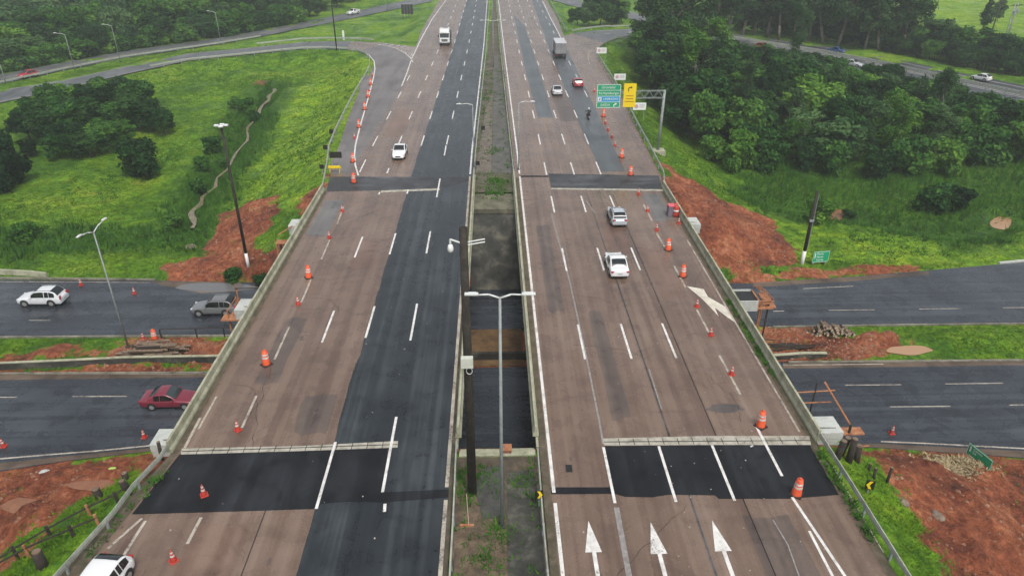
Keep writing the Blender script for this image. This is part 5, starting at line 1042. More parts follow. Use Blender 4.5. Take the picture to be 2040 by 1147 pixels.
    for sy_ in (-1, 1):
        MB().box((h2 - .27, sy_ * hw * .66, zh - .2), (.2, hw * .34, .12), sy_ * -.4).build('headlight', M['head'], t, bevel=.03)
        zt_ = zd - .22 if kind in ('sedan', 'pickup') else zd - .12
        MB().box((-h2 + .07, sy_ * hw * .70, zt_), (.13, hw * .38, .17 if kind != 'suv' else .34), sy_ * .25).build('tail_light', M['tail'], t, bevel=.03)
        MB().box((fb - .28, sy_ * (hw + .06), zbel + .06), (.14, .16, .11)).build('mirror', C, t, bevel=.03)
        MB().box((.02, sy_ * (hw - .005), zb_ - .2), (.18, .03, .03)).build('door_handle', C, t); MB().box((-.85, sy_ * (hw - .005), zb_ - .2), (.18, .03, .03)).build('door_handle', C, t)
    MB().box((h2 - .03, 0, zh - .30), (.1, hw * .8, .14)).build('grille', M['black'], t, bevel=.02); MB().box((h2 - .01, 0, z0 + .16), (.08, hw * 1.2, .12)).build('air_intake', M['black'], t, bevel=.02)
    MB().box((h2 + .02, 0, z0 + .26), (.03, .4, .13)).build('number_plate', M['plate'], t); MB().box((-h2 - .01, 0, zd - .38), (.03, .4, .13)).build('number_plate', M['plate'], t)
    MB().box((-h2 + .06, 0, z0 + .14), (.12, hw * 1.5, .14)).build('bumper_trim', M['black'], t, bevel=.03)
    if kind in ('suv', 'wagon'):
        for sy_ in (-1, 1): MB().tube((fr - .15, sy_ * wt * .9, zr + .03), (rr + .15, sy_ * wt * .9, zr + .03), .025, n=6).build('roof_rail', M['chrome'], t)
    if rough_sides:
        for sy_ in (-1, 1): MB().box((-.1, sy_ * (hw + .002), z0 + .1), (L * .42, .03, .2)).build('side_skirt', M['black'], t, bevel=.01)
    if kind == 'pickup':
        for sy_ in (-1, 1): MB().box((-1.72, sy_ * (hw - .06), 1.2), (1.66, .09, .24)).build('bed_side', C, t, bevel=.02)
        MB().box((-2.53, 0, 1.2), (.08, W - .22, .24)).build('tailgate', C, t, bevel=.02); MB().box((-1.7, 0, 1.115), (1.55, W - .3, .03)).build('bed_floor', M['black'], t)
    return t
UP, DN, LF, RT = PI / 2, -PI / 2, PI, 0
WH = (.74, .75, .75)
car('sedan', 'white_car', WH, 'white car driving toward the camera alone on the left carriageway', 797, 310, 0, DN)
car('wagon', 'silver_car', (.42, .46, .50), 'silver station wagon seen from behind on the right carriageway', 1228, 438, 0, UP)
car('sedan', 'white_car', WH, 'white sedan seen from behind, nearest car on the right carriageway', 1227, 535, 0, UP)
car('sedan', 'silver_car', (.55, .57, .59), 'small silver sedan seen from behind, left of the red car near the green gantry sign', 1109, 186, 0, UP)
car('hatch', 'red_car', (.38, .018, .03), 'red hatchback seen from behind, under the rear of the grey box truck', 1150.5, 171, 0, UP)
x, y = at(196, 1172); car('hatch', 'white_car', WH, 'white hatchback cut off by the bottom edge beside the near left guard rail', 0, 0, 0, R(-97), xy=(-19.4, 23.9))
car('suv', 'white_suv', (.66, .68, .70), 'white SUV heading left on the far lower road', 88, 603, -6.3, LF)
car('suv', 'dark_suv', (.15, .155, .16), 'dark grey SUV emerging from behind the left pier head on the far lower road', 431, 622, -6.3, LF)
car('sedan', 'maroon_car', (.19, .017, .036), 'maroon sedan heading right on the near lower road beside the left parapet', 344, 804, -6.3, RT, lite=True)
def heading(st, i, j): a, b_ = mid(st, .5)[i], mid(st, .5)[j]; return math.atan2(b_[1] - a[1], b_[0] - a[0])
def zst(st, s, x): 
    q = mid(st, s); d, t_, k = segdist(np.array([x[0]]), np.array([x[1]]), q); k = int(k[0]); return q[k][2] * (1 - t_[0]) + q[min(k + 1, len(q) - 1)][2] * t_[0]
def far(kind, nm, c, lab, px, py, st, i, j, z, rev=0): 
    for _ in range(4): x, y = at(px, py, z); z = zst(st, .5, (x, y)) + .01
    return car(kind, nm, c, lab, px, py, z, heading(st, i, j) + rev)
far('hatch', 'red_car', (.40, .012, .03), 'red hatchback on the side road at far left in front of the wood', 56, 154, ROAD_L, 2, 3, -3.1, PI)
far('pickup', 'white_pickup', WH, 'white pickup truck on the side road at top left', 704, 29, ROAD_L, 8, 9, -1.7, PI)
far('hatch', 'white_car', WH, 'white hatchback at far right on the upper lanes of the tree lined road', 1953, 160, RAMP_R, 8, 9, -3, PI)
far('sedan', 'blue_car', (.03, .09, .22), 'blue car on the far right road under the tall trees', 1664, 105, RAMP_R, 6, 7, -2.5, PI)
far('sedan', 'silver_car', (.5, .52, .54), 'silver car half hidden by the wood on the far right road', 1700, 132, RAMP_R, 6, 7, -2.6)
far('hatch', 'red_car', (.36, .06, .035), 'dull red car on the far right road left of the tall bare trunk', 1520, 98, RAMP_R, 4, 5, -2)
far('hatch', 'white_car', WH, 'white car half hidden by trees where the entry ramp meets the road', 1318, 70, RAMP_R, 3, 4, -.9)
# tractor with low trailer coming toward the camera
def wheelset(t, xs, hw, r=.5):
    for x_ in xs:
        for s in (-1, 1): 
            w_ = bpy.data.objects.new('wheel', None); COL.objects.link(w_); w_.parent = t; w_.location = (x_, s * (hw - .17), r)
            MB().lathe([(r * .5, -.16), (r, -.14), (r, .14), (r * .5, .16)], n=16, ax='Y').build('tyre', M['rubber'], w_, smooth=True); MB().lathe([(.05, -.165), (r * .55, -.162), (r * .55, .162), (.05, .165)], n=12, ax='Y').build('rim', M['alloy'], w_)
x, y = at(886, 92); WT = paint('truck_white', (.66, .67, .66))
t = thing('white_truck', 'white lorry with tall cab driving toward the camera at the top of the left carriageway', 'truck', (x, y + 1.0, 0), DN)
b = MB(); b.loft([[(x_, s * w_, z_) for s, z_ in ((-1, zl_), (1, zl_), (1, zu_), (-1, zu_))] for x_, w_, zl_, zu_ in ((-1.1, 1.24, .75, 2.95), (.55, 1.24, .75, 2.95), (.75, 1.22, .75, 2.75), (1.02, 1.18, .75, 1.75), (1.05, 1.16, .55, 1.6))]); b.build('cab', WT, t, bevel=.06)
b = MB(); b.loft([[(x_, s * w_, z_) for s, z_ in ((-1, 2.93), (1, 2.93), (1, zu_), (-1, zu_))] for x_, w_, zu_ in ((-1.1, 1.18, 3.75), (-.3, 1.15, 3.6), (.6, 1.08, 3.0))]); b.build('roof_deflector', WT, t, bevel=.05)
quadpanel([(1.02, -1.18, 1.75), (1.02, 1.18, 1.75), (.75, 1.22, 2.75), (.75, -1.22, 2.75)], .05, .95, .12, .95, .02).build('windscreen', M['glass'], t)
MB().box((1.08, 0, 1.3), (.06, 1.4, .55)).build('grille', mat('truck_grille', (.16, .17, .17), .4, .5), t, bevel=.02); MB().box((1.05, 0, .55), (.3, 2.4, .35)).build('bumper', M['black'], t, bevel=.06)
MB().box((.75, 0, 2.82), (.5, 2.3, .05), 0).build('sun_visor', M['black'], t)
for s in (-1, 1):
    MB().box((1.1, s * .92, .95), (.14, .42, .28)).build('headlight', M['head'], t, bevel=.04); MB().box((.75, s * 1.42, 2.15), (.14, .2, .6)).build('mirror', M['black'], t, bevel=.03)
    quadpanel([(-.5, s * 1.24, 1.75), (.6, s * 1.24, 1.75), (.55, s * 1.24, 2.75), (-.5, s * 1.24, 2.75)] if s < 0 else [(.6, 1.24, 1.75), (-.5, 1.24, 1.75), (-.5, 1.24, 2.75), (.55, 1.24, 2.75)], .05, .95, .05, .9).build('side_window', M['glass'], t)
MB().box((-4.6, 0, 1.0), (6.4, 1.0, .3)).build('chassis', M['black'], t); MB().box((-5.4, 0, 1.75), (5.6, 2.45, 1.2)).build('cargo_body', mat('truck_dark_body', (.05, .055, .06), .6), t, bevel=.04)
for s in (-1, 1): MB().box((-2.5, s * .85, 3.0), (.5, .45, 1.4)).build('exhaust_stack', WT, t, bevel=.05)
wheelset(t, (.1, -3.4, -6.6, -7.7), 1.22)
x, y = at(1117, 118); t = thing('grey_truck', 'box truck with grey tarpaulin seen from behind near the entry ramp', 'truck', (x, y + 4, 0), UP)
MB().box((-.8, 0, 2.2), (6.8, 2.4, 2.2)).build('cargo_box', M['tarp'], t, bevel=.06); MB().box((-.8, 0, 3.33), (6.84, 2.44, .1)).build('roof_tarp', mat('pale_tarp', (.48, .49, .5), .6), t, bevel=.03)
MB().box((-4.22, 0, 2.2), (.04, .05, 2.1)).build('door_seam', M['black'], t); MB().box((-4.21, 0, 1.05), (.1, 2.5, .16)).build('tail_bar', M['black'], t)
MB().box((-.3, 0, .85), (7.8, .9, .3)).build('chassis', M['black'], t); b = MB(); b.loft([[(x_, s * 1.2, z_) for s, z_ in ((-1, .6), (1, .6), (1, zu_), (-1, zu_))] for x_, zu_ in ((2.8, 2.8), (4.2, 2.75), (4.6, 1.7))]); b.build('cab', WT, t, bevel=.06)
for s in (-1, 1): MB().box((-4.24, s * 1.05, .9), (.06, .3, .15)).build('tail_light', M['tail'], t); MB().box((-4.15, s * .9, .5), (.04, .5, .5)).build('mud_flap', M['rubber'], t)
wheelset(t, (3.3, -1.9, -3.0), 1.2, .48)
# motorcycle and rider
x, y = at(1172, 238); t = thing('motorcycle', 'dark motorcycle between the silver car and the orange drums, ridden away from the camera', 'motorcycle', (x, y, 0), UP)
for x_, nm in ((-.66, 'wheel'), (.68, 'wheel')):
    w_ = bpy.data.objects.new(nm, None); COL.objects.link(w_); w_.parent = t; w_.location = (x_, 0, .31); MB().lathe([(.2, -.06), (.31, -.05), (.31, .05), (.2, .06)], n=18, ax='Y').build('tyre', M['rubber'], w_, smooth=True); MB().lathe([(.02, -.05), (.21, -.03), (.21, .03), (.02, .05)], n=12, ax='Y').build('rim', M['alloy'], w_)
b = MB(); b.loft([[(x_, s * w_, z_) for s, z_ in ((-1, zl_), (1, zl_), (1, zu_), (-1, zu_))] for x_, w_, zl_, zu_ in ((-.55, .1, .55, .7), (-.1, .13, .4, .78), (.2, .17, .35, .98), (.5, .12, .5, .9))]); b.build('frame_and_tank', paint('bike_black', (.015, .015, .018)), t, bevel=.05)
b = MB(); b.loft([[(x_, s * w_, z_) for s, z_ in ((-1, zl_), (1, zl_), (1, zu_), (-1, zu_))] for x_, w_, zl_, zu_ in ((-.85, .1, .74, .82), (-.4, .15, .74, .84), (.02, .12, .72, .80))]); b.build('saddle', M['rubber'], t, bevel=.03)
b = MB(); b.tube((.42, -.36, 1.06), (.42, .36, 1.06), .018, n=6); b.tube((.42, 0, 1.06), (.66, 0, .35), .035, n=6); b.build('handlebar', M['chrome'], t)
MB().tube((-.7, -.16, .35), (.1, -.15, .33), .05, n=8).build('exhaust_pipe', M['chrome'], t); MB().box((-.92, 0, .78), (.06, .18, .09)).build('tail_light', M['tail'], t, bevel=.02); MB().box((-.97, 0, .6), (.02, .2, .14)).build('number_plate', M['plate'], t); MB().box((.6, 0, .92), (.12, .2, .18)).build('headlight', M['head'], t, bevel=.04)
for s in (-1, 1): MB().box((.38, s * .42, 1.22), (.03, .15, .09)).build('mirror', M['black'], t, bevel=.02)
def skin(name, nodes, edges, m, parent, sub=1):
    me = bpy.data.meshes.new(name); me.from_pydata([n_[:3] for n_ in nodes], edges, []); me.materials.append(m); o = bpy.data.objects.new(name, me); COL.objects.link(o); o.parent = parent
    k = o.modifiers.new('k', 'SKIN'); k.use_smooth_shade = True
    for i, n_ in enumerate(nodes): me.skin_vertices[0].data[i].radius = (n_[3], n_[3] * (n_[4] if len(n_) > 4 else 1))
    me.skin_vertices[0].data[0].use_root = True
    u = o.modifiers.new('s', 'SUBSURF'); u.levels = sub; u.render_levels = sub; return o
p = thing('person', 'person in black jacket and white helmet riding the motorcycle', 'person', (x, y, 0), UP)
N_ = [(-.25, 0, .88, .17), (-.2, 0, 1.1, .16), (-.1, 0, 1.32, .19), (-.06, 0, 1.46, .09), (-.03, 0, 1.56, .075)]; E_ = [(0, 1), (1, 2), (2, 3), (3, 4)]
for s in (-1, 1):
    k = len(N_); N_ += [(-.08, s * .21, 1.38, .085), (.12, s * .36, 1.2, .065), (.34, s * .33, 1.09, .045), (.42, s * .30, 1.085, .04)]; E_ += [(2, k), (k, k + 1), (k + 1, k + 2), (k + 2, k + 3)]
    for j, (dy, ln) in enumerate(((-.03, .065), (-.01, .075), (.01, .07), (.03, .055))): q = len(N_); N_ += [(.455, s * .30 + dy, 1.1, .011), (.45 + ln * .4, s * .30 + dy, 1.085, .010), (.45 + ln * .1, s * .30 + dy, 1.035, .009)]; E_ += [(k + 3, q), (q, q + 1), (q + 1, q + 2)]
    q = len(N_); N_ += [(.42, s * .255, 1.07, .012), (.45, s * .25, 1.03, .010)]; E_ += [(k + 3, q), (q, q + 1)]
    k = len(N_); N_ += [(-.2, s * .12, .86, .12), (.16, s * .25, .78, .09), (.0, s * .24, .42, .06), (.0, s * .24, .36, .05), (.14, s * .25, .32, .045)]; E_ += [(0, k), (k, k + 1), (k + 1, k + 2), (k + 2, k + 3), (k + 3, k + 4)]
skin('body', N_, E_, M['jacket'], p)
bm = bmesh.new(); bmesh.ops.create_uvsphere(bm, u_segments=20, v_segments=14, radius=.145)
for v in bm.verts: v.co.x *= 1.12; v.co.z *= 1.08
me_ = bpy.data.meshes.new('helmet'); bm.to_mesh(me_); bm.free(); me_.materials.append(M['helmet']); me_.polygons.foreach_set('use_smooth', [True] * len(me_.polygons)); o = bpy.data.objects.new('helmet', me_); COL.objects.link(o); o.parent = p; o.location = (.0, 0, 1.68)
MB().box((.13, 0, 1.68), (.08, .2, .1)).build('visor', M['glass'], o if False else p, bevel=.03)
# ------------------------------------------------------------------ trees
def crown_mesh(seed, lobes, nleaf, leaf, squash=.85, inner=.35):
    rg = np.random.default_rng(seed); L = np.array(lobes); vol = L[:, 3] ** 2; pick = rg.choice(len(L), nleaf, p=vol / vol.sum())
    d = rg.normal(0, 1, (nleaf, 3)); d /= np.linalg.norm(d, axis=1)[:, None]; rad = np.where(rg.uniform(0, 1, nleaf) < inner, rg.uniform(.35, .8, nleaf), rg.uniform(.82, 1.1, nleaf))
    bump_ = 1 + .22 * np.sin(d[:, 0] * 5 + pick) * np.cos(d[:, 1] * 6 + pick * 2) + .15 * np.sin(d[:, 2] * 9 + pick)
    c = L[pick, :3] + d * (L[pick, 3] * rad * bump_)[:, None] * np.array([1, 1, squash])
    nrm = d + rg.normal(0, .55, (nleaf, 3)) + np.array([0, 0, .35]); nrm /= np.linalg.norm(nrm, axis=1)[:, None]
    u = np.cross(nrm, rg.normal(0, 1, (nleaf, 3))); u /= np.linalg.norm(u, axis=1)[:, None]; w = np.cross(nrm, u)
    s = leaf * rg.uniform(.55, 1.35, nleaf)[:, None]
    # each cluster: two leaf blades folded along a midrib
    V = np.stack([c - u * s, c - w * s * .55 + nrm * s * .12, c + u * s * .9 - nrm * s * .2, c + w * s * .55 + nrm * s * .12], 1).reshape(-1, 3)
    q = np.arange(nleaf * 4).reshape(-1, 4); F_ = np.concatenate([q[:, [0, 1, 2]], q[:, [0, 2, 3]]], 1).reshape(-1, 3)
    me = bpy.data.meshes.new('crown'); me.vertices.add(len(V)); me.vertices.foreach_set('co', V.ravel()); me.loops.add(F_.size); me.loops.foreach_set('vertex_index', F_.ravel()); me.polygons.add(len(F_)); me.polygons.foreach_set('loop_start', np.arange(0, F_.size, 3)); me.update()
    a = me.attributes.new('tone', 'FLOAT', 'FACE'); lt = rg.normal(0, .16, len(L))[pick]
    a.data.foreach_set('value', np.repeat(np.clip(.5 + lt + rg.normal(0, .16, nleaf), 0, 1), 2).astype(np.float32)); return me
def trunk_mesh(seed, h, r, limbs, bark):
    rnd = random.Random(seed); b = MB(); p = Vector((0, 0, -.4)); k = 4; lean = Vector((rnd.gauss(0, .06), rnd.gauss(0, .06), 1))
    for i in range(k): q = p + lean * (h / k) + Vector((rnd.gauss(0, .08), rnd.gauss(0, .08), 0)); b.tube(p, q, r * (1 - .2 * i), r * (1 - .2 * (i + 1)), n=8); p = q
    for c in limbs:
        f = rnd.uniform(.45, .95); a = Vector((lean.x * h * f, lean.y * h * f, h * f)); e = Vector(c[:3]); m_ = (a + e) / 2 + Vector((0, 0, -.05 * h)); b.tube(a, m_, r * .42, r * .28, n=6); b.tube(m_, e, r * .28, r * .1, n=6)
    o = b.build('trunk', bark, smooth=True); me = o.data; bpy.data.objects.remove(o); return me
def lobes_round(seed, h, r, n_, z0):
    rnd = random.Random(seed); l = [(0, 0, z0 + (h - z0) * .5, r * .62)]
    for i in range(n_):
        a = rnd.uniform(0, 2 * PI); f = rnd.uniform(.35, .85); zz = z0 + (h - z0) * rnd.uniform(.15, .92); w = math.sqrt(max(.1, 1 - ((zz - z0) / (h - z0) * 2 - .95) ** 2 * .8)); l.append((math.cos(a) * r * f * w, math.sin(a) * r * f * w, zz, r * rnd.uniform(.22, .42)))
    return l
TREES = {}
def mk(key, lob, nleaf, leaf, mats, th, tr, bark, seed, squash=.85, inner=.35):
    me = crown_mesh(seed, lob, nleaf, leaf, squash, inner); out = []
    for m_ in mats:
        c = me.copy(); c.materials.append(M[m_]); out.append(c)
    TREES[key] = (out, trunk_mesh(seed + 50, th, tr, lob[1:7], M[bark]))
for i in range(5): mk('round%d' % i, lobes_round(i, 8, 3.4, 17, .5), 6500, .30, ['leaf', 'leaf2', 'leaf3', 'leaf4'], 5, .22, 'bark', 100 + i)
for i in range(3): mk('bush%d' % i, lobes_round(20 + i, 3.4, 2.2, 11, .1), 3000, .24, ['leaf', 'leaf2', 'leaf4'], 1.6, .12, 'bark', 130 + i)
for i in range(3):
    rnd = random.Random(40 + i); lob = [(0, 0, 14, 1.6)] + [(rnd.gauss(0, 1.5), rnd.gauss(0, 1.5), rnd.uniform(5.5, 17), rnd.uniform(.75, 1.6)) for _ in range(19)]
    mk('tall%d' % i, lob, 5200, .30, ['leaf3', 'leaf4', 'leaf2'], 16, .27, 'palebark', 160 + i, 1.25)
mk('thin0', [(0, 0, 3.6, .7)] + [(random.Random(70 + i).gauss(0, .5), random.Random(80 + i).gauss(0, .5), 1.6 + i * .55, .75 - i * .05) for i in range(8)], 1300, .25, ['leaf3', 'leaf4'], 4.5, .09, 'bark', 190)
def tree(key, mi, x, y, z, sc, label, grp=None, name='tree', cat='tree', wide=1.0):
    cs, tm = TREES[key]; t = thing(name, label, cat, (x, y, z), random.uniform(0, 6.28), grp); t.scale = (sc * wide * random.uniform(.8, 1.2), sc * wide * random.uniform(.8, 1.2), sc * random.uniform(.9, 1.12)); t.rotation_euler = (random.gauss(0, .06), random.gauss(0, .06), random.uniform(0, 6.28))
    o = bpy.data.objects.new('trunk', tm); COL.objects.link(o); o.parent = t; o = bpy.data.objects.new('crown', cs[mi % len(cs)]); COL.objects.link(o); o.parent = t; return t
def scatter(poly, sp, n_try, seed, grow=None):
    rnd = random.Random(seed); P_ = []; xs = [p[0] for p in poly]; ys = [p[1] for p in poly]
    for _ in range(n_try):
        x, y = rnd.uniform(min(xs), max(xs)), rnd.uniform(min(ys), max(ys))
        if not inside(np.array([x]), np.array([y]), poly)[0]: continue
        s = sp * (grow(x, y) if grow else 1)
        if all((x - a) ** 2 + (y - b_) ** 2 > s * s for a, b_ in P_): P_.append((x, y))
    return P_
rt = random.Random(3)
def near_edge(px): return np.interp(px, [1200, 1265, 1330, 1430, 1530, 1640, 1760, 1900, 2040, 2200], [75, 84, 88, 100, 116, 133, 155, 186, 222, 270])
# the wood to the right of the highway, seen from above
WR = [hit(*p)[:2] for p in [(1285, 108), (1330, 92), (1430, 100), (1530, 122), (1640, 146), (1760, 174), (1900, 212), (2060, 255), (2180, 300), (2150, 330), (2040, 300), (1960, 306), (1860, 330), (1700, 342), (1560, 322), (1450, 326), (1405, 306), (1362, 258), (1318, 205), (1290, 165)]]
for x, y in sorted(scatter(WR, 4.7, 9000, 8), key=lambda p: p[1]):
    z = gz(x, y); h = rt.uniform(5.5, 9.2); bx, by = proj(x, y, z)
    lim = near_edge(bx)
    if bx > 1395: 
        while h > 2.4 and proj(x, y, z + h)[1] < lim + (-20 if rt.random() < .4 else -9): h -= .4
    else: h = rt.uniform(7, 11)
    kd = rt.random(); ky = 'round%d' % rt.randrange(5) if kd < .8 else ('tall%d' % rt.randrange(3) if kd < .9 else 'bush%d' % rt.randrange(3))
    tree(ky, rt.choice([0, 0, 0, 2, 3, 3, 1]), x, y, z, h / 8 if kd < .8 else (h / 15 if kd < .9 else h / 4.2), 'rounded dark green tree in the dense wood right of the highway', 'trees of the right wood', wide=max(1.0, 8.8 / h) * rt.uniform(.9, 1.2))
# low growth filling the front edge of that wood
for i, (px, py, sc, mi) in enumerate([(1420, 322, 1.2, 1), (1470, 335, 1.5, 1), (1530, 340, 1.3, 0), (1600, 338, 1.4, 2), (1660, 350, 1.3, 0), (1740, 352, 1.2, 2), (1800, 345, 1.5, 0), (1880, 345, 1.3, 1), (1960, 325, 1.5, 0), (2030, 318, 1.6, 1)]):
    x, y, z = hit(px, py); tree('bush%d' % (i % 3), mi, x, y, z, sc, '%s broad shrub from the left along the front edge of the right wood' % ORD[i], 'shrubs along the right wood', 'shrub', 'shrub')
# tall slender trees
for i, (px, py, sc, mi) in enumerate([(1296, 112, 1.0, 0), (1308, 128, 1.15, 1), (1332, 118, 1.05, 0), (1352, 108, 1.2, 2), (1378, 116, 1.1, 0), (1405, 106, .98, 1), (1318, 165, .85, 0), (1360, 170, .8, 2), (1338, 205, .75, 0), (1372, 222, .72, 2), (1402, 205, .7, 0), (1425, 165, .72, 2)]):
    x, y, z = hit(px, py); tree('tall%d' % (i % 3), mi, x, y, z, sc, '%s tall slender tree from the left in the tall clump beside the entry ramp' % ORD[i], 'tall trees beside the entry ramp', 'tall_tree', wide=1.25)
x, y, z = hit(1588, 124); tree('tall1', 0, x, y, z, .82, 'lone tall leafy tree standing in front of the far right road', None, 'tall_tree', wide=.75)
for i, px in enumerate([1425, 1450, 1478, 1500, 1528, 1552, 1580, 1612, 1640, 1668, 1695, 1722, 1750, 1775, 1798]):
    x, y, z = hit(px, 66 + (px - 1425) * .105 + rt.uniform(-6, 2)); tree('tall%d' % (i % 3), rt.choice([0, 0, 1]), x, y, z, rt.uniform(.95, 1.2), '%s tall pale trunked tree from the left in the row behind the far right road' % ORD[i], 'row of tall trees behind the far right road', 'tall_tree', wide=1.3)
HB = []
for i in range(64):
    px = 1425 + (i % 32) * 20 + rt.uniform(-6, 6); py = np.interp(px, [1420, 1530, 1640, 1760, 1900, 2040, 2200], [57, 69, 83, 103, 131, 157, 190]) - (rt.uniform(1, 4) if i < 32 else rt.uniform(9, 20))
    x, y, z = hit(px, float(py)); tree('round%d' % rt.randrange(5), rt.choice([0, 3, 3, 2]), x, y, z, rt.uniform(.45, .62) if i < 32 else rt.uniform(.7, .95), 'dark bushy tree in the hedge line behind the far right road', 'hedge trees behind the far right road', wide=1.4)
for px, py, sc in [(1955, 62, 1.0), (1985, 45, 1.1)]: x, y, z = hit(px, py); tree('thin0', 0, x, y, z, sc * 1.4, 'small slender tree on the bright field at %s' % ('upper right, left of the poles' if px < 1970 else 'upper right, just behind the dark pole'), None)
x, y, z = hit(1890, 92); tree('thin0', 1, x, y, z, .9, 'thin sapling at the near edge of the bright field', None)
x, y, z = hit(1805, 78); tree('bush1', 1, x, y, z, 1.0, 'yellowish bush at the left corner of the bright field', None, 'shrub', 'shrub')
# trees between right carriageway and back road at the top
for i, (px, py, sc) in enumerate([(1150, 52, .62), (1172, 54, .8), (1195, 52, .95), (1218, 50, .9), (1240, 47, .8), (1180, 40, .85), (1208, 34, .9), (1230, 30, .7)]):
    x, y, z = hit(px, py); tree('round%d' % (i % 5), [0, 2, 0, 3, 1, 0, 2, 0][i], x, y, z, sc, '%s tree of the small clump inside the bend of the entry ramp' % ORD[i], 'clump inside the entry ramp bend', wide=1.1)
# far wood at the upper left
fp = [(x, y) for x, y, z in [((b_[0]), b_[1], 0) for a, b_ in ROAD_L[1:]]]
WL = [(-150, 150)] + [(x - 1.2, y + 1.9) for x, y in fp[1:7]] + [(-63, 262), (-58, 300), (-52, 345), (-38, 400), (-60, 470), (-210, 400), (-210, 150)]
WLp = scatter(WL, 5.6, 9000, 21, lambda x, y: .72 + max(0, y - 170) * .0038)
deep = []
for x, y in WLp:
    z = gz(x, y); rd_ = segdist(np.array([x]), np.array([y]), fp)[0][0]; h = rt.uniform(6, 9.5) if rd_ > 12 else rt.uniform(4.2, 7)
    if rd_ > 30: deep.append((x, y, z, h)); continue
    tree('round%d' % rt.randrange(5), rt.choice([0, 1, 1, 2, 2, 3]), x, y, z, h / 8, 'bushy tree in the hazy wood beyond the side road at upper left', 'trees of the upper left wood', wide=rt.uniform(1.25, 1.6))
VV, QQ, TT, oo = [], [], [], 0
for x, y, z, h in deep:
    me_ = crown_mesh(rt.randrange(10 ** 6), lobes_round(rt.randrange(99), 8, 3.6, 12, .6), 1500, .55)
    v = np.empty(len(me_.vertices) * 3); me_.vertices.foreach_get('co', v); v = v.reshape(-1, 3) * np.array([h / 8 * 1.45, h / 8 * 1.45, h / 8]) + np.array([x, y, z]); f = np.empty(len(me_.polygons) * 3, int); me_.loops.foreach_get('vertex_index', f)
    tn = np.empty(len(me_.polygons), np.float32); me_.attributes['tone'].data.foreach_get('value', tn); tn = tn + rt.uniform(-.22, .28)
    VV.append(v); QQ.append(f + oo); TT.append(tn); oo += len(v); bpy.data.meshes.remove(me_)
VV = np.concatenate(VV); QQ = np.concatenate(QQ); TT = np.concatenate(TT); me_ = bpy.data.meshes.new('distant_wood'); me_.vertices.add(len(VV)); me_.vertices.foreach_set('co', VV.ravel()); me_.loops.add(len(QQ)); me_.loops.foreach_set('vertex_index', QQ)
me_.polygons.add(len(QQ) // 3); me_.polygons.foreach_set('loop_start', np.arange(0, len(QQ), 3)); me_.update(); a_ = me_.attributes.new('tone', 'FLOAT', 'FACE'); a_.data.foreach_set('value', TT); me_.materials.append(M['leaf3']); o = bpy.data.objects.new('distant_wood', me_); COL.objects.link(o); struct(o, 'stuff')
print('TREES', len(WLp), len(deep))
for i, (px, py, sc) in enumerate([(560, 46, .8), (590, 36, .9), (615, 30, .8), (640, 22, .8), (670, 14, .9), (705, 4, .9), (740, -3, .9), (775, -10, 1.0), (690, -6, 1.1)]):
    x, y = at(px, py, -1.5); tree('round%d' % (i % 5), [0, 3, 2, 0, 0, 3, 0, 2, 0][i], x, y, gz(x, y), sc, '%s tree from the left along the far verge behind the white pickup' % ORD[i], 'trees behind the white pickup', wide=1.35)
for i in range(46):
    k = i / 45 * 5.9; a, f = divmod(k, 1); a = int(a); p0, p1 = fp[a], fp[a + 1]; x = p0[0] + (p1[0] - p0[0]) * f - rt.uniform(.4, 1.6); y = p0[1] + (p1[1] - p0[1]) * f + rt.uniform(2.0, 4.2)
    tree('bush%d' % rt.randrange(3), rt.choice([0, 0, 1, 2]), x, y, gz(x, y) - .1, rt.uniform(.75, 1.35), 'leafy shrub of the brush between the side road and the upper left wood', 'brush along the side road', 'shrub', 'shrub', wide=1.35)
# the thicket on the left lawn
TH_ = [(62, 268, .5, 3), (82, 245, .62, 0), (112, 226, .66, 0), (140, 212, .6, 1), (175, 212, .62, 3), (210, 205, .6, 0), (245, 200, .66, 2), (285, 205, .62, 0), (100, 275, .6, 3), (135, 262, .72, 0), (170, 258, .72, 3), (205, 248, .75, 3), (240, 248, .74, 0), (275, 245, .7, 3), (310, 250, .62, 3), (330, 258, .45, 0), (150, 300, .56, 3), (185, 300, .55, 3), (215, 290, .52, 0), (255, 275, .42, 1), (120, 305, .42, 0), (60, 300, .3, 3)]
for i, (px, py, sc, mi) in enumerate(TH_):
    x, y, z = hit(px, py + 12); tree('round%d' % (i % 5), mi, x, y, z, sc * 1.12, 'dark leafy tree in the dense thicket on the left lawn', 'trees of the left lawn thicket', wide=1.3)
x, y, z = hit(290, 352); tree('bush0', 2, x, y, z, 1.42, 'round dark bush standing alone on the left lawn', None, 'shrub', 'shrub')
for px, py, sc, l in [(12, 372, 1.75, 'large dark bush cut by the left edge of the picture, in front'), (2, 330, 1.5, 'dark bush behind the large one at the left edge')]: x, y, z = hit(px, py); tree('bush1', 2, x, y, z, sc, l, None, 'shrub', 'shrub')
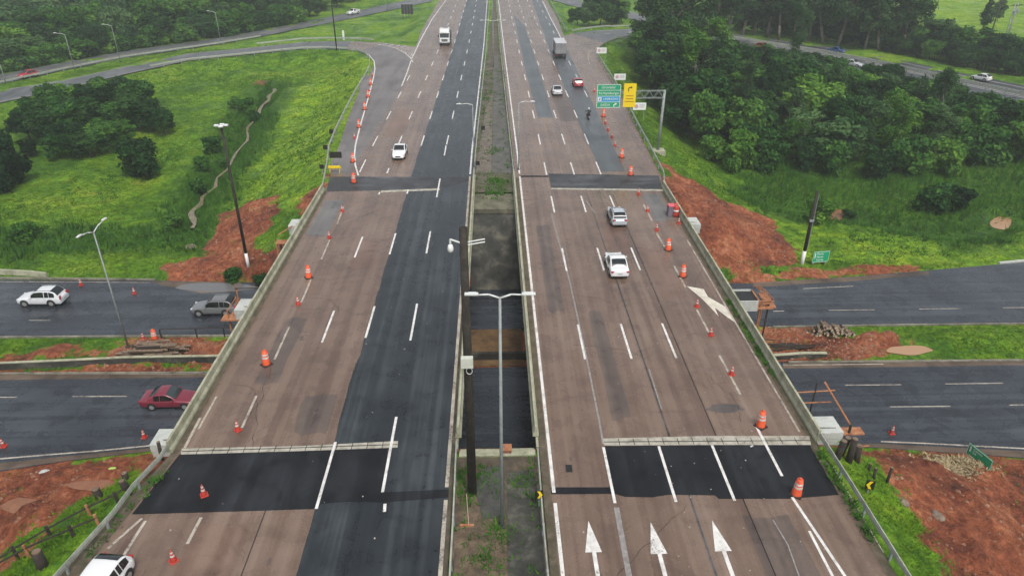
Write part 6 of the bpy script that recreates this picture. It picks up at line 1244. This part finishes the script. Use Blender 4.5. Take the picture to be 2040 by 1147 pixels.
for i, (px, py, sc, mi, l) in enumerate([(492, 226, .75, 1, 'grey green small tree beside the top of the left creek'), (470, 215, .55, 0, 'low bush left of the small tree at the top of the creek'), (428, 305, .75, 0, 'tall weed bush on the left bank halfway down the creek'), (405, 340, .6, 0, 'low bush on the left bank in the lower half of the creek'), (445, 335, .5, 0, 'small bush right of the creek in its lower half'), (395, 385, .55, 1, 'bush where the left creek widens'), (510, 245, .5, 0, 'small bush on the right bank near the top of the creek'), (48, 476, .62, 1, 'pale green shrub in the roadside ditch at left'), (345, 452, .5, 0, 'low shrub at the end of the roadside ditch beside the creek'), (1630, 440, .85, 1, 'pale green shrub behind the dark wooden pole at right'), (1860, 418, 1.0, 0, 'dark shrub overhanging the right creek'), (1895, 415, .95, 2, 'dark shrub next to the one overhanging the right creek'), (1690, 436, .4, 2, 'small dark shrub between the two arms of the right pond'), (465, 560, .42, 0, 'low green shrub at the road edge below the tall dark pole'), (520, 565, .35, 0, 'small green shrub at the road edge beside the left parapet')]):
    x, y, z = hit(px, py); tree('bush%d' % (i % 3), mi, x, y, z - .1, sc, l, None, 'shrub', 'shrub', wide=1.25)
# small litter on the median and verge
x, y = at(225, 938, -5.2)
x, y, z = hit(224, 937); bm = bmesh.new(); bmesh.ops.create_icosphere(bm, subdivisions=2, radius=.28)
for v in bm.verts: v.co *= random.uniform(.8, 1.15); v.co.z *= .55
me_ = bpy.data.meshes.new('plastic_sack'); bm.to_mesh(me_); bm.free(); me_.materials.append(mat('lime_plastic', (.42, .6, .12), .5)); o = bpy.data.objects.new('plastic_sack', me_); COL.objects.link(o); o.location = (x, y, z + .12); tag(o, 'bright lime plastic sack on the mud at lower left', 'sack')
# ------------------------------------------------------------------ camera, light, air
cd = bpy.data.cameras.new('camera'); cam = bpy.data.objects.new('camera', cd); COL.objects.link(cam); cam.location = (0, 0, CH); cam.rotation_euler = (PI / 2 - TH, 0, -YAW)
cd.sensor_width = 36; cd.lens = F / 2040 * 36; cd.clip_end = 6000; cd.clip_start = .5; S.camera = cam
w = bpy.data.worlds.new('World'); S.world = w; w.use_nodes = True; nt = w.node_tree
sky = nt.nodes.new('ShaderNodeTexSky'); sky.sky_type = 'NISHITA'; sky.sun_disc = False; EL, AZ = R(58), R(160)
sky.sun_elevation = EL; sky.sun_rotation = AZ; sky.air_density = 1.0; sky.dust_density = 4.0; sky.ozone_density = 1.0
hs = nt.nodes.new('ShaderNodeHueSaturation'); hs.inputs['Saturation'].default_value = .38
nt.links.new(sky.outputs['Color'], hs.inputs['Color']); bg = nt.nodes['Background']; nt.links.new(hs.outputs['Color'], bg.inputs['Color']); bg.inputs['Strength'].default_value = .13
sl = bpy.data.lights.new('sun', 'SUN'); sl.energy = 1.35; sl.angle = R(17); sl.color = (1, .95, .87); so = bpy.data.objects.new('sun', sl); COL.objects.link(so)
so.rotation_euler = (PI / 2 - EL, 0, PI - AZ)
hb = MB().box((0, 420, 24), (1500, 980, 64)); hm = bpy.data.materials.new('haze_air'); hm.use_nodes = True; nn = hm.node_tree; nn.nodes.clear(); ou = nn.nodes.new('ShaderNodeOutputMaterial'); pv = nn.nodes.new('ShaderNodeVolumePrincipled')
pv.inputs['Color'].default_value = (.93, .97, 1.0, 1); pv.inputs['Density'].default_value = .0005; pv.inputs['Anisotropy'].default_value = .2; nn.links.new(pv.outputs[0], ou.inputs['Volume'])
hz_ = hb.build('haze', hm); struct(hz_, 'stuff')
S.view_settings.view_transform = 'Standard'; S.view_settings.look = 'None'; S.view_settings.gamma = 1; S.view_settings.exposure = 0.4
S.cycles.use_denoising = True; S.cycles.max_bounces = 6; S.cycles.volume_bounces = 1; S.cycles.transparent_max_bounces = 4; S.cycles.use_adaptive_sampling = True
